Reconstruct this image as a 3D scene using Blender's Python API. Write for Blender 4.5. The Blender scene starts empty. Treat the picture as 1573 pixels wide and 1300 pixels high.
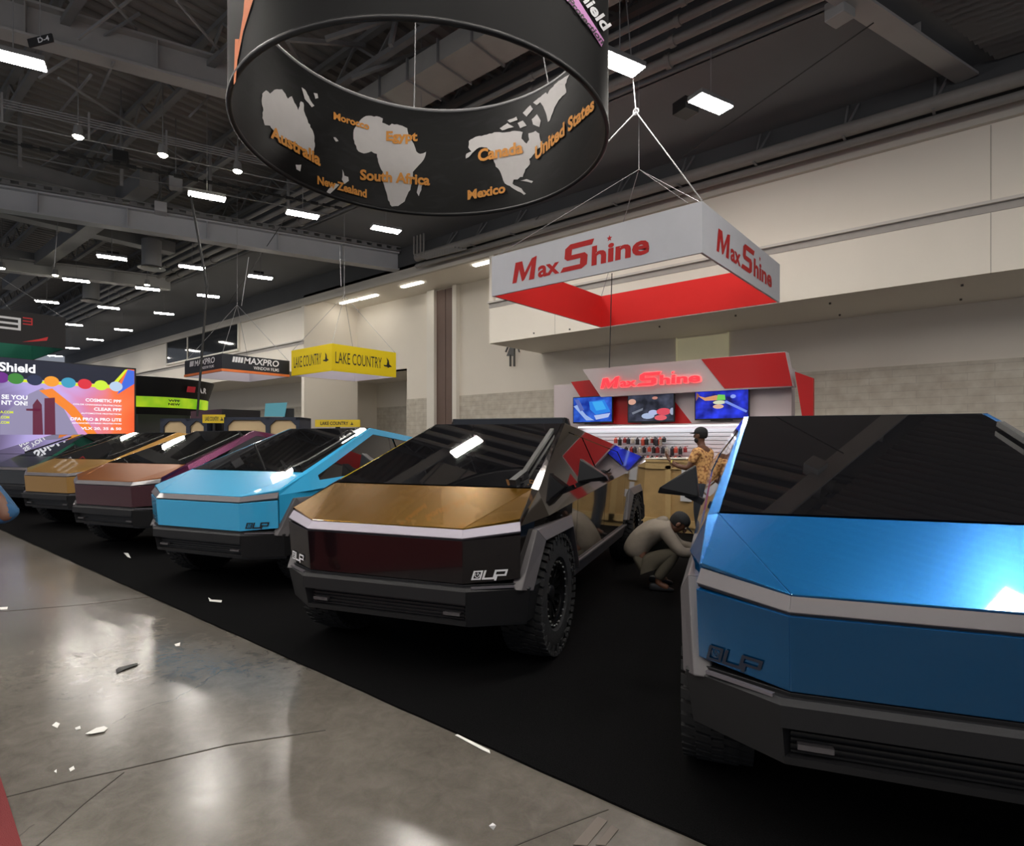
import bpy, bmesh, math, random
from mathutils import Vector, Matrix
random.seed(7)
R = math.radians
SC = bpy.context.scene
COL = SC.collection

# ------------------------------------------------------------------ camera, world, exposure
F_PX, HOR, YAW, EYE = 900.0, 677.0, R(39.5), 1.6
cd = bpy.data.cameras.new('camera'); cam = bpy.data.objects.new('camera', cd); COL.objects.link(cam)
cd.sensor_fit = 'HORIZONTAL'; cd.sensor_width = 36.0; cd.lens = 36.0 * F_PX / 1573.0
cd.shift_y = (HOR - 650.0) / 1573.0
cd.clip_start = 0.05; cd.clip_end = 300
cam.location = (0, 0, EYE); cam.rotation_euler = (R(90), 0, YAW)
SC.camera = cam
w = bpy.data.worlds.new('world'); SC.world = w; w.use_nodes = True
w.node_tree.nodes['Background'].inputs[0].default_value = (0.80, 0.86, 1.0, 1)
w.node_tree.nodes['Background'].inputs[1].default_value = 0.30
SC.view_settings.view_transform = 'Standard'; SC.view_settings.look = 'None'
SC.view_settings.gamma = 1.0; SC.view_settings.exposure = 0.0
SC.view_settings.use_curve_mapping = False
LAMP = 100.0            # emission of the high-bay lamps
try:
    SC.cycles.max_bounces = 8; SC.cycles.sample_clamp_indirect = 8.0
except Exception: pass

VD = Vector((-math.sin(YAW), math.cos(YAW), 0)); RD = Vector((math.cos(YAW), math.sin(YAW), 0))
CAM = Vector((0, 0, EYE))
# measuring helpers: where in the hall a photographed point lies, given one known coordinate
def ray(px, py): return VD + RD * ((px - 786.5) / F_PX) + Vector((0, 0, (HOR - py) / F_PX))
def onZ(px, py, z): d = ray(px, py); return CAM + d * ((z - EYE) / d.z)
def onY(px, py, y): d = ray(px, py); return CAM + d * (y / d.y)
def onX(px, py, x): d = ray(px, py); return CAM + d * (x / d.x)
def atD(px, py, dep): return CAM + ray(px, py) * dep

# ------------------------------------------------------------------ materials
MATS = {}
def mat(name, col, rough=0.6, metal=0.0, coat=0.0, emit=None, es=0.0, var=0.0, vscale=6.0, bump=0.0, bscale=40.0, spec=0.5, coat_r=0.03):
    if name in MATS: return MATS[name]
    m = bpy.data.materials.new(name); m.use_nodes = True
    nt = m.node_tree; b = nt.nodes['Principled BSDF']
    c = tuple(col) + (1,)
    b.inputs['Base Color'].default_value = c; b.inputs['Roughness'].default_value = rough
    b.inputs['Metallic'].default_value = metal; b.inputs['Coat Weight'].default_value = coat
    b.inputs['Coat Roughness'].default_value = coat_r; b.inputs['Specular IOR Level'].default_value = spec
    if emit:
        b.inputs['Emission Color'].default_value = tuple(emit) + (1,); b.inputs['Emission Strength'].default_value = es
    if var or bump:
        tc = nt.nodes.new('ShaderNodeTexCoord')
    if var:
        n = nt.nodes.new('ShaderNodeTexNoise'); n.inputs['Scale'].default_value = vscale; n.inputs['Detail'].default_value = 5
        nt.links.new(tc.outputs['Object'], n.inputs['Vector'])
        mx = nt.nodes.new('ShaderNodeMix'); mx.data_type = 'RGBA'
        mx.inputs['A'].default_value = tuple(x * (1 - var) for x in col) + (1,)
        mx.inputs['B'].default_value = tuple(min(1, x * (1 + var)) for x in col) + (1,)
        nt.links.new(n.outputs['Fac'], mx.inputs['Factor']); nt.links.new(mx.outputs['Result'], b.inputs['Base Color'])
    if bump:
        n2 = nt.nodes.new('ShaderNodeTexNoise'); n2.inputs['Scale'].default_value = bscale; n2.inputs['Detail'].default_value = 6
        nt.links.new(tc.outputs['Object'], n2.inputs['Vector'])
        bp = nt.nodes.new('ShaderNodeBump'); bp.inputs['Strength'].default_value = bump; bp.inputs['Distance'].default_value = 0.01
        nt.links.new(n2.outputs['Fac'], bp.inputs['Height']); nt.links.new(bp.outputs['Normal'], b.inputs['Normal'])
    MATS[name] = m
    return m

def srgb(r, g, b):
    f = lambda c: (c / 255) / 12.92 if c / 255 <= .04045 else ((c / 255 + .055) / 1.055) ** 2.4
    return (f(r), f(g), f(b))

WHITE = mat('white_paint', (.84, .80, .73), .7, var=.04, vscale=.8)
WALLW = mat('cream_wall_paint', (.83, .775, .69), .75, var=.04, vscale=.5)
DARK = mat('dark_grey_paint', (.085, .087, .092), .75, var=.15, vscale=.7)
STEEL = mat('grey_steel_paint', (.26, .26, .27), .55, var=.12, vscale=2)
STEELD = mat('dark_steel_paint', (.20, .20, .205), .6, var=.15, vscale=2)
PIPE = mat('pipe_paint', (.27, .255, .24), .5, var=.1)
DUCT = mat('duct_metal', (.34, .33, .31), .55, var=.1, vscale=3)
BLACKP = mat('black_plastic', (.007, .007, .008), .45)
TRIMP = mat('truck_cladding', (.012, .012, .0135), .55, bump=.1, bscale=300, spec=.3)
FLAREP = mat('fender_cladding', (.085, .078, .082), .42, bump=.05, bscale=300)
RUBBER = mat('tyre_rubber', (.010, .010, .011), .8, bump=.3, bscale=60)
GLASSB = mat('dark_tinted_glass', (.004, .004, .005), .02, spec=.6, coat=1.0, coat_r=.01)
RED = mat('red_fabric', srgb(205, 22, 20), .8)
REDL = mat('red_laminate', srgb(190, 20, 22), .45)
BANW = mat('white_fabric', (.62, .63, .68), .85, var=.05, vscale=3)
REDT = mat('red_ink', srgb(190, 28, 28), .7)
INKB = mat('black_ink', (.012, .012, .014), .5)
INKW = mat('white_ink', (.75, .75, .78), .6)
LAMPM = mat('lamp_diffuser', (1, 1, 1), .5, emit=(1.0, .94, .86), es=LAMP)
CABLE = mat('steel_cable', (.30, .30, .31), .5, metal=.3)
CABLEB = mat('black_cable', (.02, .02, .02), .6)
SKIN = mat('brown_skin', srgb(96, 62, 44), .55, var=.08, vscale=12)

# ------------------------------------------------------------------ mesh helpers
class MB:
    def __init__(s): s.v = []; s.f = []; s.m = []
    def add(s, vs, fs, mi=0):
        n = len(s.v); s.v += [tuple(v) for v in vs]
        for f in fs: s.f.append([n + i for i in f]); s.m.append(mi)
        return s
    def box(s, x0, x1, y0, y1, z0, z1, mi=0):
        x0, x1 = sorted((x0, x1)); y0, y1 = sorted((y0, y1)); z0, z1 = sorted((z0, z1))
        vs = [(x, y, z) for z in (z0, z1) for y in (y0, y1) for x in (x0, x1)]
        return s.add(vs, [(0, 2, 3, 1), (4, 5, 7, 6), (0, 1, 5, 4), (2, 6, 7, 3), (0, 4, 6, 2), (1, 3, 7, 5)], mi)
    def obox(s, c, ax, ay, az, mi=0):
        c = Vector(c); ax, ay, az = Vector(ax), Vector(ay), Vector(az)
        vs = [c + ax * i + ay * j + az * k for k in (-1, 1) for j in (-1, 1) for i in (-1, 1)]
        return s.add(vs, [(0, 2, 3, 1), (4, 5, 7, 6), (0, 1, 5, 4), (2, 6, 7, 3), (0, 4, 6, 2), (1, 3, 7, 5)], mi)
    def bar(s, p, q, w, h, up=(0, 0, 1), mi=0):
        p, q = Vector(p), Vector(q); d = (q - p)
        if d.length < 1e-6: return s
        dn = d.normalized(); side = dn.cross(Vector(up))
        if side.length < 1e-4: side = dn.cross(Vector((1, 0, 0)))
        side.normalize(); u = side.cross(dn).normalized()
        return s.obox((p + q) / 2, d / 2, side * (w / 2), u * (h / 2), mi)
    def tube(s, p, q, r, n=8, mi=0, r2=None, caps=True):
        p, q = Vector(p), Vector(q); d = (q - p).normalized()
        a = d.cross(Vector((0, 0, 1)))
        if a.length < 1e-3: a = d.cross(Vector((1, 0, 0)))
        a.normalize(); b = d.cross(a); r2 = r if r2 is None else r2
        vs = [p + (a * math.cos(2 * math.pi * i / n) + b * math.sin(2 * math.pi * i / n)) * r for i in range(n)] + \
             [q + (a * math.cos(2 * math.pi * i / n) + b * math.sin(2 * math.pi * i / n)) * r2 for i in range(n)]
        fs = [(i, (i + 1) % n, n + (i + 1) % n, n + i) for i in range(n)]
        if caps: fs += [tuple(reversed(range(n))), tuple(range(n, 2 * n))]
        return s.add(vs, fs, mi)
    def path(s, pts, r, n=8, mi=0):
        for a, b in zip(pts[:-1], pts[1:]): s.tube(a, b, r, n, mi)
        return s
    def slab(s, pts, t, mi=0, nrm=None):
        """polygon pts, thickness t going to the back (against the normal)"""
        pts = [Vector(p) for p in pts]
        n = Vector((0, 0, 0))
        for i in range(len(pts)):
            a, b = pts[i], pts[(i + 1) % len(pts)]; n += a.cross(b)
        n.normalize()
        if nrm is not None and n.dot(Vector(nrm)) < 0: pts.reverse(); n = -n
        k = len(pts); bk = [p - n * t for p in pts]
        fs = [tuple(range(k)), tuple(reversed(range(k, 2 * k)))] + [(i, k + i, k + (i + 1) % k, (i + 1) % k) for i in range(k)]
        return s.add(pts + bk, fs, mi)
    def lathe(s, prof, c=(0, 0, 0), axis='x', n=32, mi=0, closed=False):
        """prof: list of (a, r)  a = distance along the axis, r = radius"""
        c = Vector(c); vs = []
        for a, r in prof:
            for i in range(n):
                t = 2 * math.pi * i / n; u, v = r * math.cos(t), r * math.sin(t)
                vs.append(c + (Vector((a, u, v)) if axis == 'x' else Vector((u, v, a)) if axis == 'z' else Vector((v, a, u))))
        fs = []; m = len(prof)
        for j in range(m if closed else m - 1):
            k = (j + 1) % m
            for i in range(n): fs.append((j * n + i, j * n + (i + 1) % n, k * n + (i + 1) % n, k * n + i))
        return s.add(vs, fs, mi)
    def build(s, name, mats, parent=None, loc=None, smooth=False, bevel=0.0, recalc=True):
        me = bpy.data.meshes.new(name)
        off = Vector(loc) if loc is not None else Vector((0, 0, 0))
        me.from_pydata([tuple(Vector(v) - off) for v in s.v], [], s.f)
        if not isinstance(mats, (list, tuple)): mats = [mats]
        for m in mats: me.materials.append(m)
        me.polygons.foreach_set('material_index', s.m)
        if recalc:
            bm = bmesh.new(); bm.from_mesh(me); bmesh.ops.recalc_face_normals(bm, faces=bm.faces); bm.to_mesh(me); bm.free()
        if not smooth: me.polygons.foreach_set('use_smooth', [False] * len(me.polygons))
        if smooth:
            me.polygons.foreach_set('use_smooth', [True] * len(me.polygons))
            try: me.set_sharp_from_angle(angle=R(40))
            except Exception: pass
        me.update()
        o = bpy.data.objects.new(name, me); COL.objects.link(o)
        if loc is not None: o.location = loc
        if parent: o.parent = parent
        if bevel:
            b = o.modifiers.new('bevel', 'BEVEL'); b.width = bevel; b.segments = 2; b.limit_method = 'ANGLE'; b.angle_limit = R(35)
        return o

def tag(o, label=None, cat=None, group=None, kind=None):
    if label: o['label'] = label
    if cat: o['category'] = cat
    if group: o['group'] = group
    if kind: o['kind'] = kind
    return o
def empty(name, loc, rz=0, **k):
    o = bpy.data.objects.new(name, None); COL.objects.link(o); o.location = loc; o.rotation_euler = (0, 0, rz); o.empty_display_size = .1
    return tag(o, **k)
def struct(name, mb, m, **k): return tag(mb.build(name, m, **k), kind='structure')

_tc = {}
def text2d(s, bold=0.0, ext=0.0):
    """outline of a word as 2-D triangles scaled to the unit square"""
    key = (s, bold)
    if key in _tc: return _tc[key]
    cu = bpy.data.curves.new('t', 'FONT'); cu.body = s; cu.offset = bold; cu.resolution_u = 3
    ob = bpy.data.objects.new('t', cu); COL.objects.link(ob)
    dg = bpy.context.evaluated_depsgraph_get(); dg.update()
    me = bpy.data.meshes.new_from_object(ob.evaluated_get(dg))
    vs = [(v.co.x, v.co.y) for v in me.vertices]; fs = [tuple(p.vertices) for p in me.polygons]
    bpy.data.objects.remove(ob); bpy.data.curves.remove(cu); bpy.data.meshes.remove(me)
    x0 = min(v[0] for v in vs); x1 = max(v[0] for v in vs); y0 = min(v[1] for v in vs); y1 = max(v[1] for v in vs)
    vs = [((a - x0) / (x1 - x0), (b - y0) / (y1 - y0)) for a, b in vs]
    _tc[key] = (vs, fs); return _tc[key]

class Flat:
    """collects flat 2-D shapes (u right, v up) to lay on a surface"""
    def __init__(s): s.v = []; s.f = []; s.m = []
    def poly(s, pts, mi=0):
        bm = bmesh.new(); vs = [bm.verts.new((p[0], p[1], 0)) for p in pts]
        try:
            f = bm.faces.new(vs); f.normal_update()
            if f.normal.z < 0: f.normal_flip()
            bmesh.ops.triangulate(bm, faces=[f])
        except Exception: pass
        bm.verts.index_update(); n = len(s.v)
        s.v += [(v.co.x, v.co.y) for v in bm.verts]
        for f in bm.faces: s.f.append([n + v.index for v in f.verts]); s.m.append(mi)
        bm.free(); return s
    def text(s, t, x, y, w, h, bold=.02, shear=0, mi=0):
        vs, fs = text2d(t, bold); n = len(s.v)
        s.v += [(x + a * w + b * h * shear, y + b * h) for a, b in vs]
        for f in fs: s.f.append([n + i for i in f]); s.m.append(mi)
        return s
    def disc(s, x, y, rx, ry, n=20, mi=0): return s.poly([(x + rx * math.cos(2 * math.pi * i / n), y + ry * math.sin(2 * math.pi * i / n)) for i in range(n)], mi)
    def ring(s, x, y, r0, r1, n=20, a0=0, a1=360, mi=0):
        k = len(s.v)
        for i in range(n + 1):
            t = R(a0 + (a1 - a0) * i / n)
            s.v += [(x + r0 * math.cos(t), y + r0 * math.sin(t)), (x + r1 * math.cos(t), y + r1 * math.sin(t))]
        for i in range(n): s.f.append([k + 2 * i, k + 2 * i + 1, k + 2 * i + 3, k + 2 * i + 2]); s.m.append(mi)
        return s
    def mesh(s, fn, t=0.0, sub=0.0, mi_off=0):
        """fn maps (u, v, lift) to a 3-D point; returns MB"""
        v, f, m = s.v, s.f, s.m
        if sub:
            bm = bmesh.new(); bv = [bm.verts.new((a, b, 0)) for a, b in v]
            for fa, mi in zip(f, m):
                try: q = bm.faces.new([bv[i] for i in fa]); q.material_index = mi
                except Exception: pass
            bmesh.ops.triangulate(bm, faces=bm.faces)
            for _ in range(6):
                es = [e for e in bm.edges if e.calc_length() > sub]
                if not es: break
                bmesh.ops.subdivide_edges(bm, edges=es, cuts=1); bmesh.ops.triangulate(bm, faces=[q for q in bm.faces if len(q.verts) > 3])
            bm.verts.index_update()
            v = [(q.co.x, q.co.y) for q in bm.verts]; f = [[q.index for q in fa.verts] for fa in bm.faces]; m = [fa.material_index for fa in bm.faces]
            bm.free()
        mb = MB(); mb.v = [tuple(fn(a, b, t)) for a, b in v]; mb.f = [list(x) for x in f]; mb.m = list(m)
        return mb

def plane_fn(o, x, y):
    """surface frame: origin, u and v directions (unit); lift goes along u x v"""
    o, x, y = Vector(o), Vector(x), Vector(y); n = x.cross(y).normalized()
    return lambda a, b, t: o + x * a + y * b + n * t
def decal(name, fl, fn, m, parent, lift=.004, sub=0):
    return fl.mesh(fn, lift, sub).build(name, m, parent, recalc=False)

X_, Y_, Z_ = Vector((1, 0, 0)), Vector((0, 1, 0)), Vector((0, 0, 1))

# ================================================================== HALL
BD = Vector((.344, .939, 0))            # direction the roof beams run
YW, YB = 17.5, 21.0                      # front of the upper wall, recessed wall behind
# floor
def concrete():
    m = bpy.data.materials.new('polished_concrete'); m.use_nodes = True; nt = m.node_tree; N = nt.nodes; L = nt.links; b = N['Principled BSDF']
    tc = N.new('ShaderNodeTexCoord')
    def noise(sc, det=6, dist=0, rough=.55):
        n = N.new('ShaderNodeTexNoise'); n.inputs['Scale'].default_value = sc; n.inputs['Detail'].default_value = det; n.inputs['Distortion'].default_value = dist
        n.inputs['Roughness'].default_value = rough; L.new(tc.outputs['Object'], n.inputs['Vector']); return n
    n1 = noise(.9, 8, .4); n2 = noise(9, 8, .6, .7); n3 = noise(140, 6, 0, .8)
    cr = N.new('ShaderNodeValToRGB'); cr.color_ramp.elements[0].position = .3; cr.color_ramp.elements[1].position = .72
    cr.color_ramp.elements[0].color = (.085, .076, .064, 1); cr.color_ramp.elements[1].color = (.205, .186, .160, 1)
    mx = N.new('ShaderNodeMix'); mx.data_type = 'FLOAT'; mx.inputs[0].default_value = .45
    L.new(n1.outputs['Fac'], mx.inputs[2]); L.new(n2.outputs['Fac'], mx.inputs[3]); L.new(mx.outputs[0], cr.inputs['Fac'])
    m2 = N.new('ShaderNodeMix'); m2.data_type = 'RGBA'; m2.blend_type = 'MULTIPLY'; m2.inputs['Factor'].default_value = .45
    L.new(cr.outputs['Color'], m2.inputs['A']); L.new(n3.outputs['Color'], m2.inputs['B'])
    # hairline scratches
    v = N.new('ShaderNodeTexVoronoi'); v.feature = 'DISTANCE_TO_EDGE'; v.inputs['Scale'].default_value = .55
    nd = noise(1.4, 4); vm = N.new('ShaderNodeVectorMath'); vm.operation = 'MULTIPLY_ADD'; vm.inputs[1].default_value = (.8, .8, 0)
    L.new(nd.outputs['Color'], vm.inputs[0]); L.new(tc.outputs['Object'], vm.inputs[2]); L.new(vm.outputs[0], v.inputs['Vector'])
    lt = N.new('ShaderNodeMath'); lt.operation = 'LESS_THAN'; lt.inputs[1].default_value = .0035; L.new(v.outputs['Distance'], lt.inputs[0])
    gate = N.new('ShaderNodeMath'); gate.operation = 'GREATER_THAN'; gate.inputs[1].default_value = .52; L.new(noise(.8, 2).outputs['Fac'], gate.inputs[0])
    g2 = N.new('ShaderNodeMath'); g2.operation = 'MULTIPLY'; L.new(lt.outputs[0], g2.inputs[0]); L.new(gate.outputs[0], g2.inputs[1])
    g3 = N.new('ShaderNodeMath'); g3.operation = 'MULTIPLY'; g3.inputs[1].default_value = .5; L.new(g2.outputs[0], g3.inputs[0])
    m3 = N.new('ShaderNodeMix'); m3.data_type = 'RGBA'; L.new(g3.outputs[0], m3.inputs['Factor']); L.new(m2.outputs['Result'], m3.inputs['A']); m3.inputs['B'].default_value = (.05, .045, .04, 1)
    L.new(m3.outputs['Result'], b.inputs['Base Color'])
    rr = N.new('ShaderNodeMapRange'); rr.inputs['To Min'].default_value = .12; rr.inputs['To Max'].default_value = .26; L.new(n2.outputs['Fac'], rr.inputs['Value']); L.new(rr.outputs[0], b.inputs['Roughness'])
    bp = N.new('ShaderNodeBump'); bp.inputs['Strength'].default_value = .05; bp.inputs['Distance'].default_value = .01; L.new(n2.outputs['Fac'], bp.inputs['Height']); L.new(bp.outputs['Normal'], b.inputs['Normal'])
    b.inputs['Specular IOR Level'].default_value = .8
    return m
struct('floor', MB().box(-75, 18, -14, 30, -.2, 0), concrete())
def carpet_mat():
    m = mat('black_carpet', (.0065, .0065, .007), .95, bump=.8, bscale=400, spec=.06)
    nt = m.node_tree; b = nt.nodes['Principled BSDF']; tc = nt.nodes.new('ShaderNodeTexCoord')
    n = nt.nodes.new('ShaderNodeTexNoise'); n.inputs['Scale'].default_value = 160; nt.links.new(tc.outputs['Object'], n.inputs['Vector'])
    c = nt.nodes.new('ShaderNodeValToRGB'); c.color_ramp.elements[0].position = .35; c.color_ramp.elements[0].color = (.0015, .0015, .0018, 1)
    c.color_ramp.elements[1].position = .8; c.color_ramp.elements[1].color = (.010, .010, .0105, 1)
    nt.links.new(n.outputs['Fac'], c.inputs['Fac']); nt.links.new(c.outputs['Color'], b.inputs['Base Color']); return m
cp = MB()
N_ = 160; xs = [-24.4 + 28.4 * i / N_ for i in range(N_ + 1)]
ys = [2.27 + .002 * math.sin(x * 5.1) + .002 * math.sin(x * 23.7) for x in xs]
for i in range(N_):
    cp.add([(xs[i], ys[i], 0), (xs[i + 1], ys[i + 1], 0), (xs[i + 1], ys[i + 1], .012), (xs[i], ys[i], .012)], [(0, 1, 2, 3)])
    cp.add([(xs[i], ys[i], .012), (xs[i + 1], ys[i + 1], .012), (xs[i + 1], 15.2, .012), (xs[i], 15.2, .012)], [(0, 1, 2, 3)])
tag(cp.build('carpet', carpet_mat()), 'black carpet laid under the whole row of pickup trucks', 'carpet')
rc = onZ(33, 1300, 0); rc2 = onZ(0, 1195, 0); dirr = (rc2 - rc).normalized(); sd = Vector((-dirr.y, dirr.x, 0))
if sd.dot(RD) > 0: sd = -sd
p0 = rc - dirr * 1.5; p1 = rc + dirr * 2.2
tag(MB().slab([p0 + Z_ * .01, p1 + Z_ * .01, p1 + sd * 2 + Z_ * .01, p0 + sd * 2 + Z_ * .01], .009, nrm=Z_).build('carpet', mat('red_carpet', (.16, .02, .022), .95, bump=.6, bscale=300)), 'dull red carpet corner at the near left of the concrete aisle', 'carpet')
# long saw-cut joints in the concrete
jm = mat('joint_filler', (.045, .038, .032), .8)
def joint(n, pts, wd=.008):
    pts = [onZ(a, b, 0) for a, b in pts]; mb = MB()
    for a, b in zip(pts[:-1], pts[1:]): mb.bar(a + Z_ * .0005, b + Z_ * .0005, wd, .003)
    struct(n, mb, jm)
joint('trim_1', [(0, 1227), (100, 1202), (200, 1180), (350, 1145), (500, 1122)], .010)
joint('trim_2', [(57, 1300), (127, 1237), (190, 1187)], .007)
joint('trim_3', [(0, 940), (120, 930), (250, 915)], .012)
joint('trim_4', [(790, 1300), (860, 1272), (934, 1244)], .007)
# ------------- back wall
def blockwall():
    m = bpy.data.materials.new('concrete_block'); m.use_nodes = True; nt = m.node_tree; b = nt.nodes['Principled BSDF']
    tc = nt.nodes.new('ShaderNodeTexCoord'); mp = nt.nodes.new('ShaderNodeMapping'); mp.inputs['Rotation'].default_value = (R(90), 0, 0)
    br = nt.nodes.new('ShaderNodeTexBrick'); br.inputs['Scale'].default_value = 1.0; br.inputs['Brick Width'].default_value = 1.2; br.inputs['Row Height'].default_value = .22
    br.inputs['Mortar Size'].default_value = .008
    br.inputs['Color1'].default_value = (.60, .555, .475, 1); br.inputs['Color2'].default_value = (.56, .515, .44, 1); br.inputs['Mortar'].default_value = (.47, .43, .37, 1)
    nt.links.new(tc.outputs['Object'], mp.inputs['Vector']); nt.links.new(mp.outputs[0], br.inputs['Vector'])
    n = nt.nodes.new('ShaderNodeTexNoise'); n.inputs['Scale'].default_value = 3; n.inputs['Detail'].default_value = 8; nt.links.new(tc.outputs['Object'], n.inputs['Vector'])
    mx = nt.nodes.new('ShaderNodeMix'); mx.data_type = 'RGBA'; mx.blend_type = 'OVERLAY'; mx.inputs['Factor'].default_value = .4
    nt.links.new(br.outputs['Color'], mx.inputs['A']); nt.links.new(n.outputs['Fac'], mx.inputs['B']); nt.links.new(mx.outputs['Result'], b.inputs['Base Color'])
    b.inputs['Roughness'].default_value = .85; return m
BLOCK = blockwall()
XA, XR = -29.2, -15.6                    # the tall alcove between the two projecting wall boxes
ZS, ZL, ZT, ZC = 5.48, 7.08, 9.4, 10.4   # soffit, ledge, white wall top, dark ceiling panel
dl = onY(672, 500, YB).x; dr = onY(700, 500, YB).x; nl = onY(500, 560, YB).x; nr = onY(625, 560, YB).x
wb = MB()
wb.box(-75, nl, YB, YB + .3, 3.85, ZT); wb.box(nl, nr, YB, YB + .3, ZS, ZT); wb.box(nr, 18, YB, YB + .3, 3.85, ZT)
wb.box(nl - .3, nl, YB, YB + 4, 0, ZS); wb.box(nr, nr + .3, YB + .3, YB + 4, 0, ZS); wb.box(nl, nr, YB + 4, YB + 4.3, 3.85, ZS)
wb.box(nl, nr, YB, YB + 4.3, ZS, ZS + .05)
struct('wall_back', wb, WALLW)
bl = MB(); bl.box(-75, nl, YB - .02, YB + .3, 0, 3.85); bl.box(nr, dl, YB - .02, YB + .3, 0, 3.85); bl.box(dr, 18, YB - .02, YB + .3, 0, 3.85); bl.box(nl, nr, YB + 3.98, YB + 4.3, 0, 3.85)
struct('wall_back_base', bl, BLOCK)
ub = MB()
for a, b in ((-75, XA), (XR, 18)):
    ub.box(a, b, YW, YB, ZS, ZL - .02); ub.box(a, b, YW + .12, YB, ZL - .02, ZT)
struct('wall_upper', ub, WALLW)
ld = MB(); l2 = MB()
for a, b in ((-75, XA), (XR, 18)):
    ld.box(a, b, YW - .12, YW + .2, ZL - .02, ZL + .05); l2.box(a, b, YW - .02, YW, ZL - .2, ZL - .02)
struct('trim_5', ld, mat('ledge_paint', (.62, .58, .54), .6))
struct('ledge_shade_strip', l2, mat('ledge_painted_shade', (.40, .375, .35), .7))  # grey strip painted in for the shade under the ledge
struct('trim_6', MB().box(-75, 18, YW - .03, YW + .14, ZT - .42, ZT), mat('fascia_paint', (.60, .56, .50), .7))
tj = MB()
for xx in (-12.4, -.08, 5.0): tj.box(xx, xx + .012, YW - .006, YW + .13, ZS, ZL - .2); tj.box(xx, xx + .012, YW + .112, YW + .13, ZL + .06, ZT - .45)
struct('trim_7', tj, mat('panel_joint', (.36, .33, .30), .8))
struct('wall_alcove_side', MB().box(XA - .25, XA + .015, YW + .01, YB, 0, ZT).box(XR - .015, XR + .2, YW + .01, YB, ZS + .01, ZT), WALLW)
struct('ceiling_alcove', MB().box(XA, XR + .2, YW, YB, ZT, ZT + .15), WALLW)
struct('wall_dark_strip', MB().box(-75, 18, YW, YW + .2, ZT, ZC), DARK)
# tall brown folding door with white jambs
dm = mat('brown_door_panel', srgb(112, 92, 84), .6, var=.08, vscale=2)
d_ = empty('door_1', (dl, YB, 0), kind='structure')
q = MB(); mid = (dl + dr) / 2 - dl
q.box(0, mid - .02, -.06, 0, 0, ZT - .05); q.box(mid + .02, dr - dl, -.06, 0, 0, ZT - .05); q.box(mid - .02, mid + .02, -.03, 0, 0, ZT - .05)
q.build('door_panel', dm, d_)
for k, (a, b) in enumerate(((-.55, 0), (dr - dl, dr - dl + .28))):
    MB().box(a, b, -.25, 0, 0, ZT - .02).build('jamb', WHITE, d_)
# restroom pictogram, only its lower half shows under the soffit
g = MB(); pc = onY(789, 560, YB); 
def at2(px, py): return onY(px, py, YB - .03)
for a, b, c, e in ((781, 531, 777, 541), (795, 531, 798, 541)): g.bar(at2(a, b), at2(c, e), .10, .04)
g.slab([at2(784, 530), at2(792, 530), at2(790, 547), at2(778, 547)], .03, nrm=(0, -1, 0))
g.bar(at2(784.5, 545), at2(784.5, 563), .16, .04); g.bar(at2(790.5, 530), at2(790.5, 563), .16, .04)
tag(g.build('restroom_sign', mat('sign_grey', (.14, .14, .14), .6)), 'large dark grey restroom pictogram on the cream wall under the soffit', 'sign')
# small fixtures on soffit
sp = MB()
for a, b in ((820, 511), (875, 505), (1013, 501), (1130, 484), (1275, 465), (1290, 483), (1478, 437), (1476, 459)):
    c = onZ(a, b, ZS); sp.lathe([(-.05, .0), (-.05, .03), (0, .03)], c, 'z', 8)
struct('ceiling_sprinklers', sp, mat('sprinkler_metal', (.15, .14, .13), .4, metal=.7))
# corridor opening lit from inside, right under the soffit
c0 = onY(1040, 521, YB - .04); c1 = onY(1118, 549, YB - .04)
mb = MB().box(c0.x, c1.x, YB - .03, YB - .021, 3.9, c0.z)
mb.box(c0.x - .04, c0.x, YB - .08, YB - .02, 3.9, c0.z + .04).box(c1.x, c1.x + .04, YB - .08, YB - .02, 3.9, c0.z + .04)
struct('window_2', mb, mat('lit_clerestory', (.8, .75, .5), .6, emit=(1, .93, .62), es=.10))
# clerestory window with dark glass on the far left
w0 = onY(257, 520, YW + .1); w1 = onY(367, 520, YW + .1)
wn = empty('window_1', (w0.x, YW, 7.4), kind='structure'); wx = w1.x - w0.x
MB().box(0, wx, .06, .11, 0, 1.75).build('pane', mat('dark_window_glass', (.02, .022, .025), .05), wn)
fr = MB()
for a, b, c, e in ((-.12, 0, -.1, 1.85), (wx, wx + .12, -.1, 1.85), (wx * .33, wx * .33 + .07, 0, 1.75)): fr.box(a, b, .0, .11, c, e)
fr.box(-.1, wx + .1, 0, .11, -.12, 0); fr.box(-.1, wx + .1, 0, .11, 1.75, 1.87); fr.build('window_frame', WHITE, wn)

# ------------- ceiling
def deckmat():
    m = bpy.data.materials.new('corrugated_deck'); m.use_nodes = True; nt = m.node_tree; b = nt.nodes['Principled BSDF']
    b.inputs['Base Color'].default_value = (.25, .235, .225, 1); b.inputs['Roughness'].default_value = .6
    return m
DECK = deckmat()
struct('ceiling', MB().box(-75, 18, 13.3, YW + .2, ZC, ZC + .2).box(-75, 18, 13.2, 13.35, ZC, 12.6), mat('slate_grey_paint', (.17, .175, .19), .75, var=.1, vscale=.5))
dk = MB(); ux = Vector((BD.y, -BD.x, 0))        # corrugated deck: ridges run across the beams
x = -75
while x < 18:
    dk.add([(x, -14, 12.6), (x + .16, -14, 12.6), (x + .22, -14, 12.5), (x + .38, -14, 12.5), (x + .44, -14, 12.6),
            (x, 13.3, 12.6), (x + .16, 13.3, 12.6), (x + .22, 13.3, 12.5), (x + .38, 13.3, 12.5), (x + .44, 13.3, 12.6)],
           [(0, 1, 6, 5), (1, 2, 7, 6), (2, 3, 8, 7), (3, 4, 9, 8)]); x += .44
struct('ceiling_deck', dk, DECK)
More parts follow.
